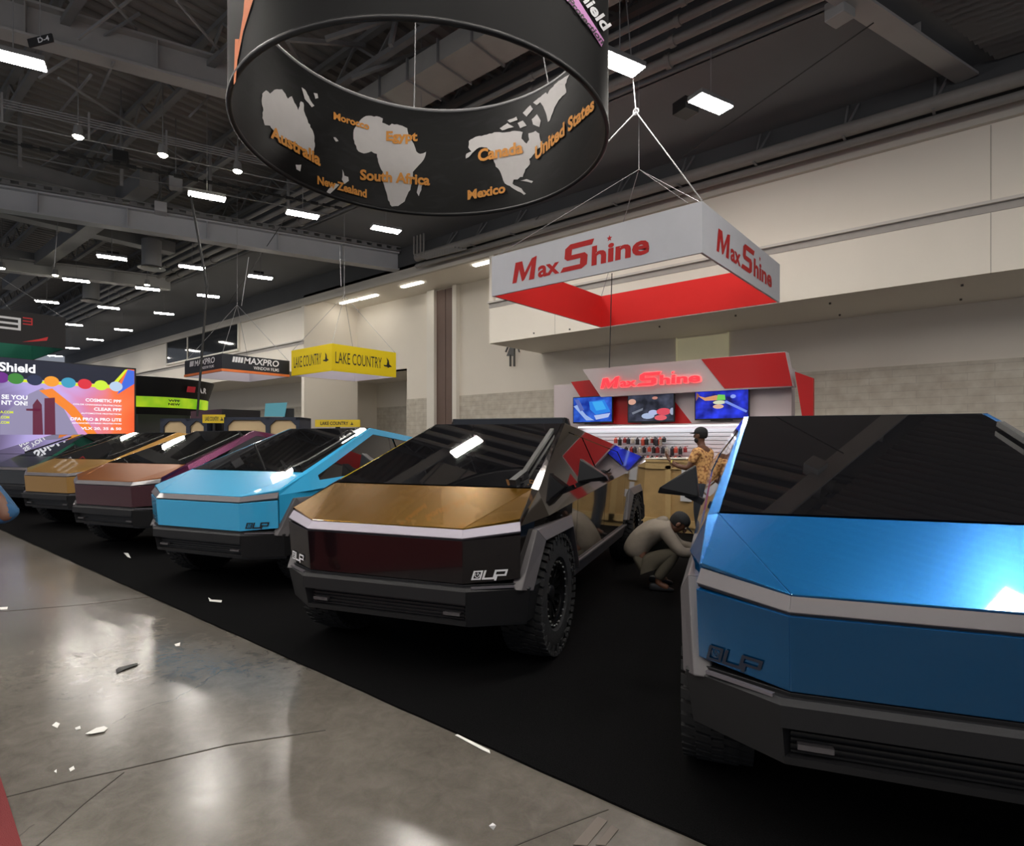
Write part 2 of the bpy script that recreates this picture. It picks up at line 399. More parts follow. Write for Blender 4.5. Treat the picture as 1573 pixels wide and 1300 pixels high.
# near right deck bay, low and corrugated
dk = MB(); x0 = -.35
for i in range(40):
    y = 8.5 + i * .23
    def LX(yy): return -.45 - (YW - yy) * .366 + .5
    dk.add([(LX(y), y, ZC - .02), (LX(y + .115), y + .115, ZC - .09), (LX(y + .23), y + .23, ZC - .02), (14, y, ZC - .02), (14, y + .115, ZC - .09), (14, y + .23, ZC - .02)], [(0, 1, 4, 3), (1, 2, 5, 4)])
struct('ceiling_right_bay', dk, mat('galvanised_deck', (.20, .20, .21), .35, metal=.5))
# I-beams
def ibeam(name, end, length, zb, h, wd, m, label):
    o = empty(name, end, 0, label=label, cat='beam'); a = Vector((0, 0, 0)); b = -BD * length
    s = Vector((BD.y, -BD.x, 0)); mb = MB()
    for z, t in ((zb, .06), (zb + h - .06, .06)):
        mb.obox((a + b) / 2 + Z_ * (z + t / 2), (b - a) / 2, s * (wd / 2), Z_ * (t / 2))
    MBt = mb.build('flange', m, o)
    mw = MB().obox((a + b) / 2 + Z_ * (zb + h / 2), (b - a) / 2, s * .03, Z_ * (h / 2 - .06))
    for k in range(1, int(length / 2.6)):
        c = a + (b - a) * (k * 2.6 / length); mw.obox(c + Z_ * (zb + h / 2), BD * .012, s * (wd / 2 - .02), Z_ * (h / 2 - .06))
    mw.build('web', m, o); return o
BM1 = mat('beam_paint', (.45, .46, .49), .5, var=.08, vscale=1.5)
BM2 = mat('beam_paint_dark', (.36, .35, .345), .55, var=.1, vscale=1.5)
ibeam('ceiling_beam', (-21.2, YW - .05, 0), 30, ZT, .8, .5, BM1, 'pale grey steel roof beam meeting the wall above the alcove')
ibeam('ceiling_beam', (-13.8, 13.1, 0), 26, 10.9, .85, .5, BM2, 'grey steel roof beam crossing the upper left behind the round hanging banner')
ibeam('ceiling_beam', (-.5, YW - .05, 0), 20, 10.1, .55, .45, BM2, 'dark steel roof beam at the upper right beside the corrugated deck')
ibeam('ceiling_beam', (-35.5, 13.1, 0), 26, 10.0, .7, .5, BM2, 'farthest grey roof beam beyond the pale one, low over distant lamps')
# corrugated deck edge that sits on the pale beam
mb = MB(); s_ = Vector((BD.y, -BD.x, 0)); st = Vector((-21.2, YW - .05, 0)) + s_ * .28
for k in range(62):
    c = st - BD * (.3 + k * .45); mb.obox(c + Z_ * 10.29, BD * .11, s_ * .10, Z_ * .075)
mb.obox(st - BD * 14 + Z_ * 10.375, BD * 14, s_ * .14, Z_ * .015).obox(st - BD * 14 + Z_ * 10.22, BD * 14, s_ * .14, Z_ * .02)
tag(mb.build('deck_edge', STEELD), 'toothed corrugated deck edge lying on the pale grey beam', 'deck edge')
# roof trusses running along the hall
def truss(y, x0, x1, z0, z1, label, step=1.6, r=.06):
    o = empty('roof_truss', (x0, y, 0), 0, label=label, cat='truss'); L_ = x1 - x0
    MB().box(0, L_, -.09, .09, z1 - .14, z1).build('top_chord', STEELD, o)
    MB().box(0, L_, -.09, .09, z0, z0 + .14).build('bottom_chord', STEELD, o)
    mb = MB(); n = int(L_ / step)
    for i in range(n):
        a = i * step; b = a + step / 2
        mb.bar((a, 0, z0 + .1), (b, 0, z1 - .1), r, r); mb.bar((b, 0, z1 - .1), (a + step, 0, z0 + .1), r, r)
    mb.build('web_bars', STEELD, o)
for y, t in ((12.3, 'nearest the wall, beside the pipes'), (9.6, 'second from the wall, seen through the round banner'), (6.9, 'over the middle of the trucks, seen through the round banner'),
             (4.0, 'in the upper left above the grey beam'), (1.0, 'nearest the aisle at the top left')):
    truss(y, -60, 2, 11.5, 12.45, 'dark open-web roof truss ' + t, 1.9)
# pipes beside the dark panel, along the hall
for k, (yy, zz, rr, t) in enumerate(((13.0, 10.55, .13, 'lowest, next to the dark ceiling panel'), (12.55, 10.65, .10, 'second from the dark ceiling panel'), (12.15, 10.75, .09, 'third from the dark ceiling panel'), (11.75, 10.8, .07, 'thinnest, farthest from the dark ceiling panel'))):
    mb = MB().tube((-62, yy, zz), (10, yy, zz), rr, 14)
    for i in range(16): mb.tube((-50 + i * 4 + .3 * k, yy, zz), (-49.88 + i * 4 + .3 * k, yy, zz), rr * 1.35, 12)
    tag(mb.build('ceiling_pipe', PIPE, smooth=True), 'long grey ceiling pipe ' + t, 'pipe', 'pipes under the roof deck')
# two pipes on top of the white wall
for yy, zz, rr, t in ((YW - .55, ZT + .12, .17, 'upper thick'), (YW - .35, ZT - .16, .10, 'lower thin')):
    tag(MB().tube((onY(640, 400, yy).x, yy, zz), (12, yy, zz), rr, 16).build('wall_pipe', PIPE, smooth=True), t + ' grey pipe running along the top edge of the cream wall', 'pipe')
for k, px in enumerate((690, 735, 795, 952, 1050, 1165, 1300, 1436)):
    c = onY(px, 300, YW - .25); x = c.x; mb = MB()
    mb.bar((x, YW - .02, ZC - .02), (x, YW - .55, ZT + .1), .05, .04).bar((x + .25, YW - .02, ZC - .05), (x, YW - .55, ZT + .1), .05, .04).bar((x, YW - .72, ZT - .07), (x, YW - .0, ZT - .07), .06, .03)
    tag(mb.build('pipe_bracket', STEELD), 'dark V-shaped pipe bracket on the wall pipe, %s' % ('left end behind the round banner', 'just right of the left-most one', 'left of the hanging cube banner', 'above the white face of the cube banner', 'by the cube banner corner', 'right of the second bright lamp', 'over the bare cream wall', 'right-most under the dark beam')[k], 'bracket', 'pipe brackets')
# bundle of conduits dropping at the left end of the wall pipe
mb = MB()
for k in range(4):
    a = onY(636 + k * 5, 330, YW - .7); mb.path([Vector((a.x, a.y, 11.5)), Vector((a.x, a.y, ZT + .25 - k * .05)), Vector((a.x + .18, a.y, ZT + .06 - k * .06)), Vector((a.x + 2.5, a.y, ZT + .0 - k * .06))], .04, 8)
tag(mb.build('conduit_bundle', PIPE, smooth=True), 'bundle of grey conduits bending down onto the wall pipe', 'conduit')
# big rectangular duct seen through the round banner
o = empty('air_duct', (-16, 10.6, 11.25), 0, label='long pale rectangular air duct seen through the round banner', cat='duct')
MB().box(1.7, 12.5, -.55, .55, -.25, .25).build('duct_body', DUCT, o)
for k in range(10): MB().box(1.9 + k * 1.15, 1.93 + k * 1.15, -.62, .62, -.29, .29).build('strap', STEELD, o)
# cross braces and rails on the left bays
rl = MB()
for k in range(5):
    z = 10.2 + k * .06 * (k > 0)
    a = Vector((-21.0, 9.0, 0)); b = Vector((-29, -3.5, 0))
for k, z in enumerate((10.15, 10.55, 10.62, 10.69, 10.76)):
    rl.tube(Vector((-17.6, 11.5, z)), Vector((-17.6, 11.5, z)) - BD * 17, .018, 6)
for k in range(9):
    c = Vector((-17.6, 11.5, 0)) - BD * (1 + k * 1.9); rl.bar(c + Z_ * 10.15, c + Z_ * 10.95, .05, .03, up=(1, 0, 0))
tag(rl.build('cable_tray', STEEL), 'row of thin parallel conduits hung between the two left beams', 'cable tray')
rl = MB()
for k, z in enumerate((10.35, 10.95)):
    rl.tube(Vector((-19.9, 13, z)), Vector((-19.9, 13, z)) - BD * 20, .022, 6)
for k in range(7):
    c = Vector((-19.9, 13, 0)) - BD * (1.5 + k * 2.6); rl.bar(c + Z_ * 10.0, c + Z_ * 12.5, .09, .06, up=(1, 0, 0))
tag(rl.build('catwalk_rail', STEELD), 'thin catwalk rails with posts just above the pale beam', 'rail')
rb = MB()
a = Vector((-18.4, 12.4, 10.05))
for k in range(44):
    c = a - BD * (k * .42); rb.obox(c, BD * .13, ux * .04, Z_ * .05)
rb.tube(a, a - BD * 18.5, .02, 6)
tag(rb.build('cable_chain', BLACKP), 'black beaded power cable swagged along the left bay', 'cable')
br_ = MB()
for p, q in (((0, 300), (160, 190)), ((90, 120), (300, 255)), ((120, 60), (225, -20)), ((140, 115), (90, 175)), ((270, 0), (352, 95)), ((175, 95), (150, 150)), ((60, 120), (215, 20)), ((290, 180), (330, 140)), ((170, 0), (210, 45))):
    br_.bar(onZ(p[0], p[1], 10.8), onZ(q[0], q[1], 11.9), .05, .05)
tag(br_.build('sway_braces', STEEL), 'thin diagonal sway braces between the left roof beams', 'brace')
br_ = MB()
for p, q in (((420, 25), (470, 110)), ((440, 60), (560, 70)), ((500, 60), (640, 15)), ((540, 120), (700, 60)), ((600, 70), (610, 20)), ((640, 130), (570, 170)), ((700, 95), (780, 50))):
    br_.bar(onZ(p[0], p[1], 11.2), onZ(q[0], q[1], 12.2), .10, .10)
tag(br_.build('roof_braces', STEELD), 'dark heavy roof braces seen through the round banner', 'brace')
mb = MB()
for (x, w_) in ((-26, .55), (-31, .7), (-38, .5)):
    mb.box(x, x + w_, 4, 11.4, 10.6, 11.1)
mb.box(-45, -23, 7.5, 8.1, 10.5, 11.1)
tag(mb.build('duct_run', STEELD), 'dark duct run over the distant left bay of the hall', 'duct')
# ------------- lamps
def lamp(p, lab, cat='lamp', L_=1.0, W_=.38, grp='high-bay lamps under the roof', housing=True, boxed=False):
    o = empty('ceiling_lamp', p, 0, label=lab, cat=cat, group=grp)
    d, s = BD, ux                               # long side lies across the beams
    MB().obox((0, 0, .06), d * (L_ / 2 + .02), s * (W_ / 2 + .02), Z_ * .05).build('lamp_housing', STEELD, o)
    MB().obox((0, 0, 0), d * (L_ / 2), s * (W_ / 2), Z_ * .012).build('diffuser', LAMPM, o)
    mb = MB().tube((0, 0, .1), (0, 0, 12.4 - p[2]), .01, 6); mb.build('suspension_cable', CABLE, o)
    if boxed: MB().obox(-ux * .75 + Z_ * .28, d * .22, s * .2, Z_ * .14).build('driver_box', BLACKP, o)
    return o
ZLmp = 9.2
vis = [(20, 90, 'at the left edge under the upper grey beam'), (318, 302, 'left-most of the three just under the round banner'), (465, 330, 'middle of the three just under the round banner'),
 (593, 353, 'right-most of the three under the round banner, by the conduits'), (400, 426, 'alone against the dark panel above the alcove'), (172, 396, 'just below the left part of the pale beam'),
 (295, 411, 'right of the round air diffuser under the pale beam'), (227, 444, 'below the larger round air diffuser'), (320, 455, 'by the hanging rod above the black film banner'),
 (117, 431, 'left of the smaller air diffuser'), (72, 464, 'above the upper left black banner'), (167, 473, 'below the smaller air diffuser'), (252, 482, 'above the curved black fascia, right-most of the low rows'),
 (112, 499, 'beside the right end of the upper left banner, upper one'), (190, 507, 'between far pipes above the LED wall, right one'), (146, 522, 'above the LED wall, middle one'), (110, 535, 'beside the right end of the upper left banner, lower one'), (85, 547, 'lowest, over the green panel of the upper left banner'),
 (952, 99, 'bright one touching the right side of the round banner'), (1092, 160, 'bright one on the dark panel right of the round banner')]
for px, py, t in vis:
    lamp(onZ(px, py, ZLmp), 'white LED high-bay lamp ' + t, boxed=(px in (1092, 400, 172)))
# the same lamp rows carry on over the aisle, behind and beside the photographer
k = 0
for (bx, by) in ((-5.85, 10.47), (1.4, 9.4), (8.6, 12.0)):
    for j in range(0, 9):
        c = Vector((bx, by, ZLmp)) - BD * (2.87 * j)
        if bx < 0 and j < 2: continue
        v = c - CAM; dep = v.dot(VD)
        lamp(c, 'white LED high-bay lamp over the %s side of the trucks, outside the photo' % ('near' if bx < 0 else 'right'), grp='high-bay lamps over the aisle')
for j in (0, 1): lamp(Vector((-11.9, 10.6, ZLmp)) + BD * (2.87 * j), 'white LED high-bay lamp hidden behind the round banner', grp='high-bay lamps over the aisle')
for j in range(1, 6):
    c = Vector((-15.05, 2.7, ZLmp)) - BD * (2.87 * j); lamp(c, 'white LED high-bay lamp over the left aisle, outside the photo', grp='high-bay lamps over the aisle')
# alcove strips
for k, (a, b, t) in enumerate(((633, 438, 'right one near the brown door'), (566, 457, 'middle of the alcove ceiling'), (536, 464, 'left-most in the alcove ceiling'), (748, 404, 'behind the corner of the cube banner'))):
    c = onZ(a, b, ZT - .04); 
    tag(MB().box(c.x - .75, c.x + .75, c.y - .1, c.y + .1, ZT - .05, ZT - .005).build('strip_light', mat('strip_diffuser', (1, 1, 1), .5, emit=(1, .95, .85), es=14)), 'white strip light in the pale alcove ceiling, ' + t, 'lamp', 'alcove strip lights')
# small round downlights on the left
bulbm = mat('spot_lens', (1, 1, 1), .5, emit=(1, .95, .7), es=40)
for a, b, t in ((120, 210, 'left-most on the black cable, upper bay'), (250, 238, 'middle one over the black cable'), (365, 263, 'right-most, close to the round banner'), (3, 412, 'at the left edge below the pale beam'), (85, 423, 'left of the far lamp rows'), (226, 438, 'just above a far lamp, by the large diffuser')):
    c = onZ(a, b, 9.9); o = empty('spot_light', c, 0, label='small round warm spotlight ' + t, cat='lamp', group='small round spotlights')
    MB().lathe([(.30, .02), (.28, .10), (.05, .13), (0, .13)], (0, 0, 0), 'z', 16).build('lamp_housing', STEELD, o, smooth=True)
    MB().lathe([(-.03, .0), (-.05, .09), (.0, .13)], (0, 0, 0), 'z', 16).build('lens', bulbm, o, smooth=True)
    MB().tube((0, 0, .3), (0, 0, 2.66), .015, 6).build('stem', STEELD, o)
# small boxes up in the ceiling
for a, b, t, m, sx in ((186, 245, 'black box hung on the beaded cable', BLACKP, .28), (247, 321, 'pale box on the deck edge of the pale beam', mat('pale_box', (.5, .5, .52), .5), .3), (1290, 17, 'pale square junction box at the top right by the pipes', mat('pale_box2', (.3, .3, .3), .5), .2), (270, 282, 'small speaker cluster between catwalk posts', STEEL, .2)):
    c = onZ(a, b, 10.3 if a < 1000 else 10.1); o = empty('ceiling_box', c, 0, label=t, cat='box')
    MB().obox((0, 0, 0), ux * sx, BD * .2, Z_ * .18).build('case', m, o, bevel=.02); MB().tube((0, 0, .15), (0, 0, (.3 if a > 1000 else 2.2)), .02, 6).build('bracket', STEELD, o)
# round air diffusers
for a, b, s1, t in ((233, 413, 1.0, 'larger round white air diffuser under the pale beam'), (140, 463, .9, 'smaller round air diffuser left of the larger one')):
    c = onZ(a, b, 9.5); o = empty('air_diffuser', c, 0, label=t, cat='vent', group='round air diffusers')
    for r0, r1, z in ((.55, .42, 0), (.38, .26, .04), (.22, .10, .07)):
        MB().lathe([(z, r0 * s1), (z + .05, r1 * s1), (z + .06, r1 * s1), (z + .02, r0 * s1 + .02)], (0, 0, 0), 'z', 32).build('vane', mat('diffuser_white', (.5, .5, .5), .5), o, smooth=True)
    MB().lathe([(.1, .0), (.1, .40), (1.3, .40)], (0, 0, 0), 'z', 24).build('duct_drop', STEEL, o, smooth=True)
# row indicator sign by the first lamp
c = onZ(62, 66, 9.25); o = empty('row_sign', c, 0, label='small black row-number sign by the left-edge lamp', cat='sign')
fn = plane_fn(-RD * .22 - Z_ * .08, (RD + Z_ * .25).normalized(), (Z_ - RD * .25).normalized())
MB().slab([fn(0, 0, 0), fn(.48, 0, 0), fn(.48, .16, 0), fn(0, .16, 0)], .03, nrm=-VD).build('panel', INKB, o)
decal('lettering', Flat().text('D-4', .2, .03, .22, .10), fn, INKW, o); MB().tube((0, 0, .1), (-.1, 0, 2.2), .008, 6).build('cable', CABLE, o)

# ================================================================== ROUND HANGING BANNER
RC = atD(786.5 - 900 * 1.05 / 7.2, 677, 7.2); RCx, RCy = RC.x, RC.y; RR, RZ, RH = 2.19, 5.22, 1.66
ro = empty('round_banner', (RCx, RCy, RZ), 0, label='big black ring-shaped hanging banner printed with maps and country names', cat='banner')
def bannermat(name, base):
    m = mat(name, base, .5, spec=.2); nt = m.node_tree; b = nt.nodes['Principled BSDF']; tc = nt.nodes.new('ShaderNodeTexCoord')
    n = nt.nodes.new('ShaderNodeTexNoise'); n.inputs['Scale'].default_value = 1.6; n.inputs['Detail'].default_value = 3; n.inputs['Distortion'].default_value = 1.5
    mp = nt.nodes.new('ShaderNodeMapping'); mp.inputs['Scale'].default_value = (1, 1, 3.2)
    c = nt.nodes.new('ShaderNodeValToRGB'); c.color_ramp.elements[0].position = .5; c.color_ramp.elements[0].color = tuple(base) + (1,)
    c.color_ramp.elements[1].position = .66; c.color_ramp.elements[1].color = (base[0] * 3.2, base[1] * 3, base[2] * 3.2, 1)
    nt.links.new(tc.outputs['Object'], mp.inputs[0]); nt.links.new(mp.outputs[0], n.inputs['Vector']); nt.links.new(n.outputs['Fac'], c.inputs['Fac']); nt.links.new(c.outputs['Color'], b.inputs['Base Color'])
    return m
BAN = bannermat('black_banner_fabric', (.0022, .0022, .0026))
MB().lathe([(0.02, RR - .015), (RH - .02, RR - .015)], (0, 0, 0), 'z', 96).build('inner_fabric', BAN, ro, smooth=True)
MB().lathe([(0.02, RR + .015), (RH - .02, RR + .015)], (0, 0, 0), 'z', 96).build('outer_fabric', mat('grey_banner_fabric', (.003, .003, .0036), .6, var=.3, vscale=2, spec=.15), ro, smooth=True)
def hoop(z, r): return MB().lathe([(z + .03 * math.sin(t), r + .03 * math.cos(t)) for t in [2 * math.pi * i / 10 for i in range(10)]], (0, 0, 0), 'z', 96, closed=True)
hoop(0, RR).build('hoop', BLACKP, ro, smooth=True); hoop(RH, RR).build('hoop', CABLE, ro, smooth=True)
def onring(px, py, outer=False, lift=.012):
    d = ray(px, py); ox, oy = -RCx, -RCy; r = (RR + .015 + lift) if outer else (RR - .015 - lift)
    a = d.x ** 2 + d.y ** 2; b = 2 * (ox * d.x + oy * d.y); c = ox * ox + oy * oy - r * r
    s = math.sqrt(max(0, b * b - 4 * a * c)); t = (-b - s) / (2 * a) if outer else (-b + s) / (2 * a)
    return CAM + d * t - Vector((RCx, RCy, RZ))
def rg(p): return (330 + p[0] / 2.537, p[1] / 2.537)
def ringfn(outer=False): return lambda a, b, t: onring(a, -b, outer, .010)
land = mat('map_grey_ink', (.62, .60, .60), .7, var=.06, vscale=8); orange = mat('orange_ink', srgb(222, 150, 62), .65)
maps = {'Australia': [[(185, 365), (200, 352), (215, 365), (232, 350), (262, 348), (285, 385), (300, 375), (310, 400), (325, 430), (335, 395), (345, 400), (350, 440), (362, 470), (385, 520), (390, 560), (385, 600), (372, 605), (345, 590), (320, 560), (290, 545), (262, 540), (235, 520), (215, 490), (195, 488), (185, 460), (188, 420), (182, 395)],
    [(338, 340), (352, 350), (375, 395), (388, 412), (378, 418), (350, 385)], [(385, 362), (400, 365), (403, 382), (392, 385)], [(315, 642), (337, 642), (333, 668), (318, 660)],
    [(497, 660), (505, 685), (520, 690), (522, 705), (505, 718), (495, 700), (498, 680)], [(470, 715), (485, 720), (460, 745), (447, 758), (436, 748), (450, 730)]],
 'Africa': [[(570, 465), (590, 452), (640, 455), (655, 462), (652, 478), (680, 490), (690, 482), (730, 490), (750, 500), (760, 540), (775, 560), (785, 590), (800, 600), (823, 592), (815, 620), (790, 650), (772, 670), (768, 700), (762, 740), (750, 760), (740, 785), (715, 803), (690, 805), (675, 780), (665, 740), (655, 700), (655, 670), (640, 640), (632, 600), (610, 590), (580, 598), (560, 590), (545, 560), (540, 530), (542, 505), (555, 485)],
    [(795, 715), (808, 712), (805, 740), (795, 765), (787, 750)], [(462, 535), (470, 535), (482, 550), (472, 552)]],
 'America': [[(980, 600), (1000, 590), (988, 575), (990, 550), (1005, 540), (1030, 530), (1060, 525), (1100, 515), (1140, 515), (1170, 510), (1200, 515), (1195, 540), (1215, 560), (1225, 545), (1222, 520), (1250, 510), (1265, 520), (1270, 550), (1282, 560), (1255, 585), (1240, 605), (1225, 620), (1228, 640), (1210, 660), (1200, 690), (1190, 690), (1180, 700), (1165, 700), (1160, 715), (1175, 725), (1195, 735), (1212, 755), (1205, 760), (1180, 745), (1150, 725), (1130, 715), (1120, 690), (1110, 665), (1095, 650), (1085, 620), (1080, 590), (1060, 575), (1030, 575), (1010, 590), (990, 612), (978, 618)],
    [(1110, 500), (1140, 480), (1165, 495), (1120, 508)], [(1180, 480), (1200, 470), (1215, 490), (1190, 500)], [(1140, 470), (1175, 455), (1180, 468), (1150, 478)], [(1200, 440), (1230, 410), (1240, 425), (1215, 455)], [(1235, 465), (1255, 445), (1270, 470), (1265, 495), (1240, 485)], [(1240, 400), (1290, 360), (1300, 372), (1255, 410)],
    [(1265, 395), (1290, 380), (1310, 345), (1340, 315), (1382, 290), (1365, 330), (1370, 360), (1340, 390), (1320, 430), (1305, 470), (1298, 475), (1290, 440), (1280, 415)], [(1190, 705), (1215, 698), (1240, 706), (1235, 714), (1215, 708)]]}
def rough_edge(pts, amp):
    out = []
    for i in range(len(pts)):
        a, b = pts[i], pts[(i + 1) % len(pts)]; L_ = math.hypot(b[0] - a[0], b[1] - a[1]); n = max(1, int(L_ / 9))
        for j in range(n):
            t = j / n; nx, ny = -(b[1] - a[1]) / (L_ + .01), (b[0] - a[0]) / (L_ + .01); d = random.uniform(-amp, amp) if j else 0
            out.append((a[0] + (b[0] - a[0]) * t + nx * d, a[1] + (b[1] - a[1]) * t + ny * d))
    return out
for k, pl in maps.items():
    fl = Flat()
    for p in pl:
        rp = rough_edge(p, 2.0 if len(p) > 8 else 1); fl.poly([(rg(q_)[0], -rg(q_)[1]) for q_ in rp])
    decal('printed_map', fl, ringfn(), land, ro, sub=14)
class FlatW(Flat):
    pass
for s, bl_, br_2, h in (('Australia', (218, 537), (412, 650), 44), ('New Zealand', (400, 718), (592, 772), 30), ('Morocco', (463, 465), (602, 508), 26), ('Egypt', (668, 560), (790, 562), 44), ('South Africa', (566, 702), (838, 724), 38), ('Canada', (1025, 632), (1200, 598), 44), ('United States', (1248, 628), (1478, 428), 50), ('Mexico', (985, 780), (1132, 752), 34)):
    vs, fs = text2d(s, .038); h *= 1.12; fl = Flat()
    for a, b in vs:
        q_ = (bl_[0] + (br_2[0] - bl_[0]) * a, bl_[1] + (br_2[1] - bl_[1]) * a - h * b); q_ = rg(q_); fl.v.append((q_[0], -q_[1]))
    fl.f = [list(f) for f in fs]; fl.m = [0] * len(fs)
    fl.mesh(lambda a, b, t: onring(a, -b, False, .022), 0, 12).build('country_name', orange, ro, recalc=False)
# outside of the ring: flame strokes on the left, pink stripe and lettering on the right
fl = Flat()
for a, b, c, e in ((362, 95, 380, 0), (368, 60, 388, -8), (359, 130, 364, 60), (372, 40, 380, -20)): fl.poly([(a, -b), (a + 3, -b + 4), (c + 3, -e), (c - 3, -e)])
decal('flame_print', fl, ringfn(True), mat('flame_ink', srgb(215, 110, 40), .6), ro, sub=12)
fl = Flat().poly([(862, 8), (884, 8), (928, -62), (924, -72), (905, -42), (880, -10)])
decal('pink_stripe', fl, ringfn(True), mat('pink_ink', srgb(205, 140, 200), .6), ro, sub=12)
def slant(s, bl_, br_2, h, nm, m, outer=True, lift=.02):
    vs, fs = text2d(s, .03); fl = Flat()
    dx, dy = br_2[0] - bl_[0], br_2[1] - bl_[1]; L_ = math.hypot(dx, dy); nx, ny = dy / L_, -dx / L_
    for a, b in vs: fl.v.append((bl_[0] + dx * a + nx * h * b, -(bl_[1] + dy * a + ny * h * b)))
    fl.f = [list(f) for f in fs]; fl.m = [0] * len(fs); fl.mesh(lambda a, b, t: onring(a, -b, outer, lift), 0, 12).build(nm, m, ro, recalc=False)
slant('Protection', (872, 2), (924, 68), 8, 'lettering', INKB); slant('Shield', (880, -20), (927, 48), 16, 'lettering', INKW)
mb = MB()
for k in range(6):
    t = 2 * math.pi * k / 6 + .4; mb.tube((RR * math.cos(t), RR * math.sin(t), RH), (RR * .3 * math.cos(t), RR * .3 * math.sin(t), 12.4 - RZ), .008, 6)
mb.build('suspension_cable', CABLE, ro)

# ================================================================== CUBE BANNERS
def cube_banner(lab, x0, x1, y0, y1, z0, z1, outer, inner, th=.05):
    o = empty('cube_banner', ((x0 + x1) / 2, (y0 + y1) / 2, z0), 0, label=lab, cat='banner'); cx, cy = o.location.x, o.location.y
    a, b, c, d, h = x0 - cx, x1 - cx, y0 - cy, y1 - cy, z1 - z0
    for (p0, p1, q0, q1) in ((a, b, c, c + th), (a, b, d - th, d), (a, a + th, c + th, d - th), (b - th, b, c + th, d - th)):
        mb = MB().box(p0, p1, q0, q1, 0, h); ob = mb.build('banner_panel', [outer, inner], o)
        for f in ob.data.polygons:
            ctr = f.center; n = f.normal
            if abs(n.z) < .5 and (n.x * ctr.x + n.y * ctr.y) < 0 and f.area > .3: f.material_index = 1
    for sx, sy in ((a, c), (b, c), (a, d), (b, d)):
        MB().tube((sx * .98, sy * .98, h), (0, 0, h + 2.2), .008, 6).build('bridle_cable', CABLE, o)
    MB().tube((0, 0, h + 2.2), (0, 0, (ZC if cy > 13.3 else 12.6) - z0), .008, 6).build('lifting_cable', CABLE, o)
    return o
def maxshine(fl, x, y, w_, h, mi=0):
    """word shape: tall slanted M and S, small letters between, star over the i"""
    fl.poly([(x + (a + .14 * b) * .18 * w_, y + b * .86 * h) for a, b in ((0, 0), (.2, 0), (.24, .60), (.46, .0), (.56, .06), (.80, .66), (.78, 0), (1.02, 0), (1.0, 1.04), (.78, .98), (.53, .40), (.34, .95), (.02, .95))], mi)
    fl.text('ax', x + .215 * w_, y, .17 * w_, .46 * h, .03, .0, mi)
    S = x + .39 * w_; sw, sh = .20 * w_, 1.0 * h
    fl.poly([(S + a * sw + b * sh * .11, y + b * sh) for a, b in ((0, 0), (.80, 0), (.98, .12), (.98, .46), (.86, .58), (.38, .58), (.38, .80), (1.10, .80), (1.16, 1.0), (.30, 1.0), (.12, .86), (.12, .50), (.24, .40), (.72, .40), (.72, .18), (.10, .18))], mi)
    fl.text('hine', x + .62 * w_, y + .0, .38 * w_, .72 * h, .035, .04, mi)
    cx, cy = x + .745 * w_, y + .86 * h; rr = .12 * h
    fl.poly([(cx + (rr if i % 2 == 0 else rr * .42) * math.sin(math.pi * i / 5), cy + (rr if i % 2 == 0 else rr * .42) * math.cos(math.pi * i / 5)) for i in range(10)], mi)
    return fl
bx0, bx1, by0, by1, bz0, bz1 = -9.15, -4.08, 10.35, 15.3, 5.0, 5.93
o = cube_banner('white and red square hanging banner with red lettering over the red booth', bx0, bx1, by0, by1, bz0, bz1, BANW, RED)
L_ = bx1 - bx0
decal('lettering', maxshine(Flat(), L_ * .125, .19, L_ * .67, .56), plane_fn(Vector((-L_ / 2, -(by1 - by0) / 2, 0)), X_, Z_), REDT, o, .006)
L2 = by1 - by0
decal('lettering', maxshine(Flat(), L2 * .14, .2, L2 * .72, .56), plane_fn(Vector((L_ / 2, -L2 / 2, 0)), Y_, Z_), REDT, o, .006)
YEL = mat('yellow_fabric', srgb(232, 205, 10), .8); LAVI = mat('lavender_liner', (.62, .58, .66), .8)
def goose(fl, x, y, s): return fl.poly([(x + a * s, y + b * s) for a, b in ((0, .25), (.35, .25), (.45, .6), (.35, .95), (.62, .7), (.68, .35), (1, .15), (.7, .1), (.55, 0), (.4, .1), (.1, .12))])
o = cube_banner('yellow square hanging banner with black lettering and a goose mark', -20.9, -18.2, 12.0, 14.9, 4.09, 5.06, YEL, LAVI)
decal('lettering', goose(Flat().text('LAKE COUNTRY', .2, .28, 1.85, .42, .0), 2.15, .33, .38), plane_fn((-1.35, -1.45, 0), X_, Z_), INKB, o, .006)
decal('lettering', goose(Flat().text('LAKE COUNTRY', .15, .28, 2.05, .42, .0), 2.28, .33, .42), plane_fn((1.35, -1.45, 0), Y_, Z_), INKB, o, .006)
NAVY = mat('navy_black_fabric', (.010, .012, .020), .6)
mp_ = onZ(341, 570, 4.09)
o = cube_banner('black square hanging banner with white lettering and an orange hem', mp_.x - 3.2, mp_.x, mp_.y, mp_.y + 2.6, 4.09, 4.72, NAVY, LAVI)
hem = mat('orange_hem', srgb(225, 120, 60), .6, var=.3, vscale=1.2)
MB().box(-1.62, 1.62, -1.32, -1.3, 0, .09).box(1.6, 1.62, -1.3, 1.3, 0, .09).build('hem_stripe', hem, o)
fl = Flat()
for k in range(4): fl.poly([(.35 + k * .1, .36), (.43 + k * .1, .36), (.47 + k * .1, .56), (.39 + k * .1, .56)])
fl.text('MAXPRO', .78, .34, 1.35, .24, .02, .15).text('WINDOW FILMS', 1.15, .16, 1.0, .12, .01)
decal('lettering', fl, plane_fn((1.61, -1.3, 0), Y_, Z_), INKW, o, .008)
fl = Flat()
for k in range(3): fl.poly([(.5 + k * .12, .36), (.6 + k * .12, .36), (.64 + k * .12, .56), (.54 + k * .12, .56)])
fl.text('MAXPRO', .95, .34, 1.7, .22, .02, .15).text('WINDOW FILMS', 1.4, .18, 1.2, .10, .01)
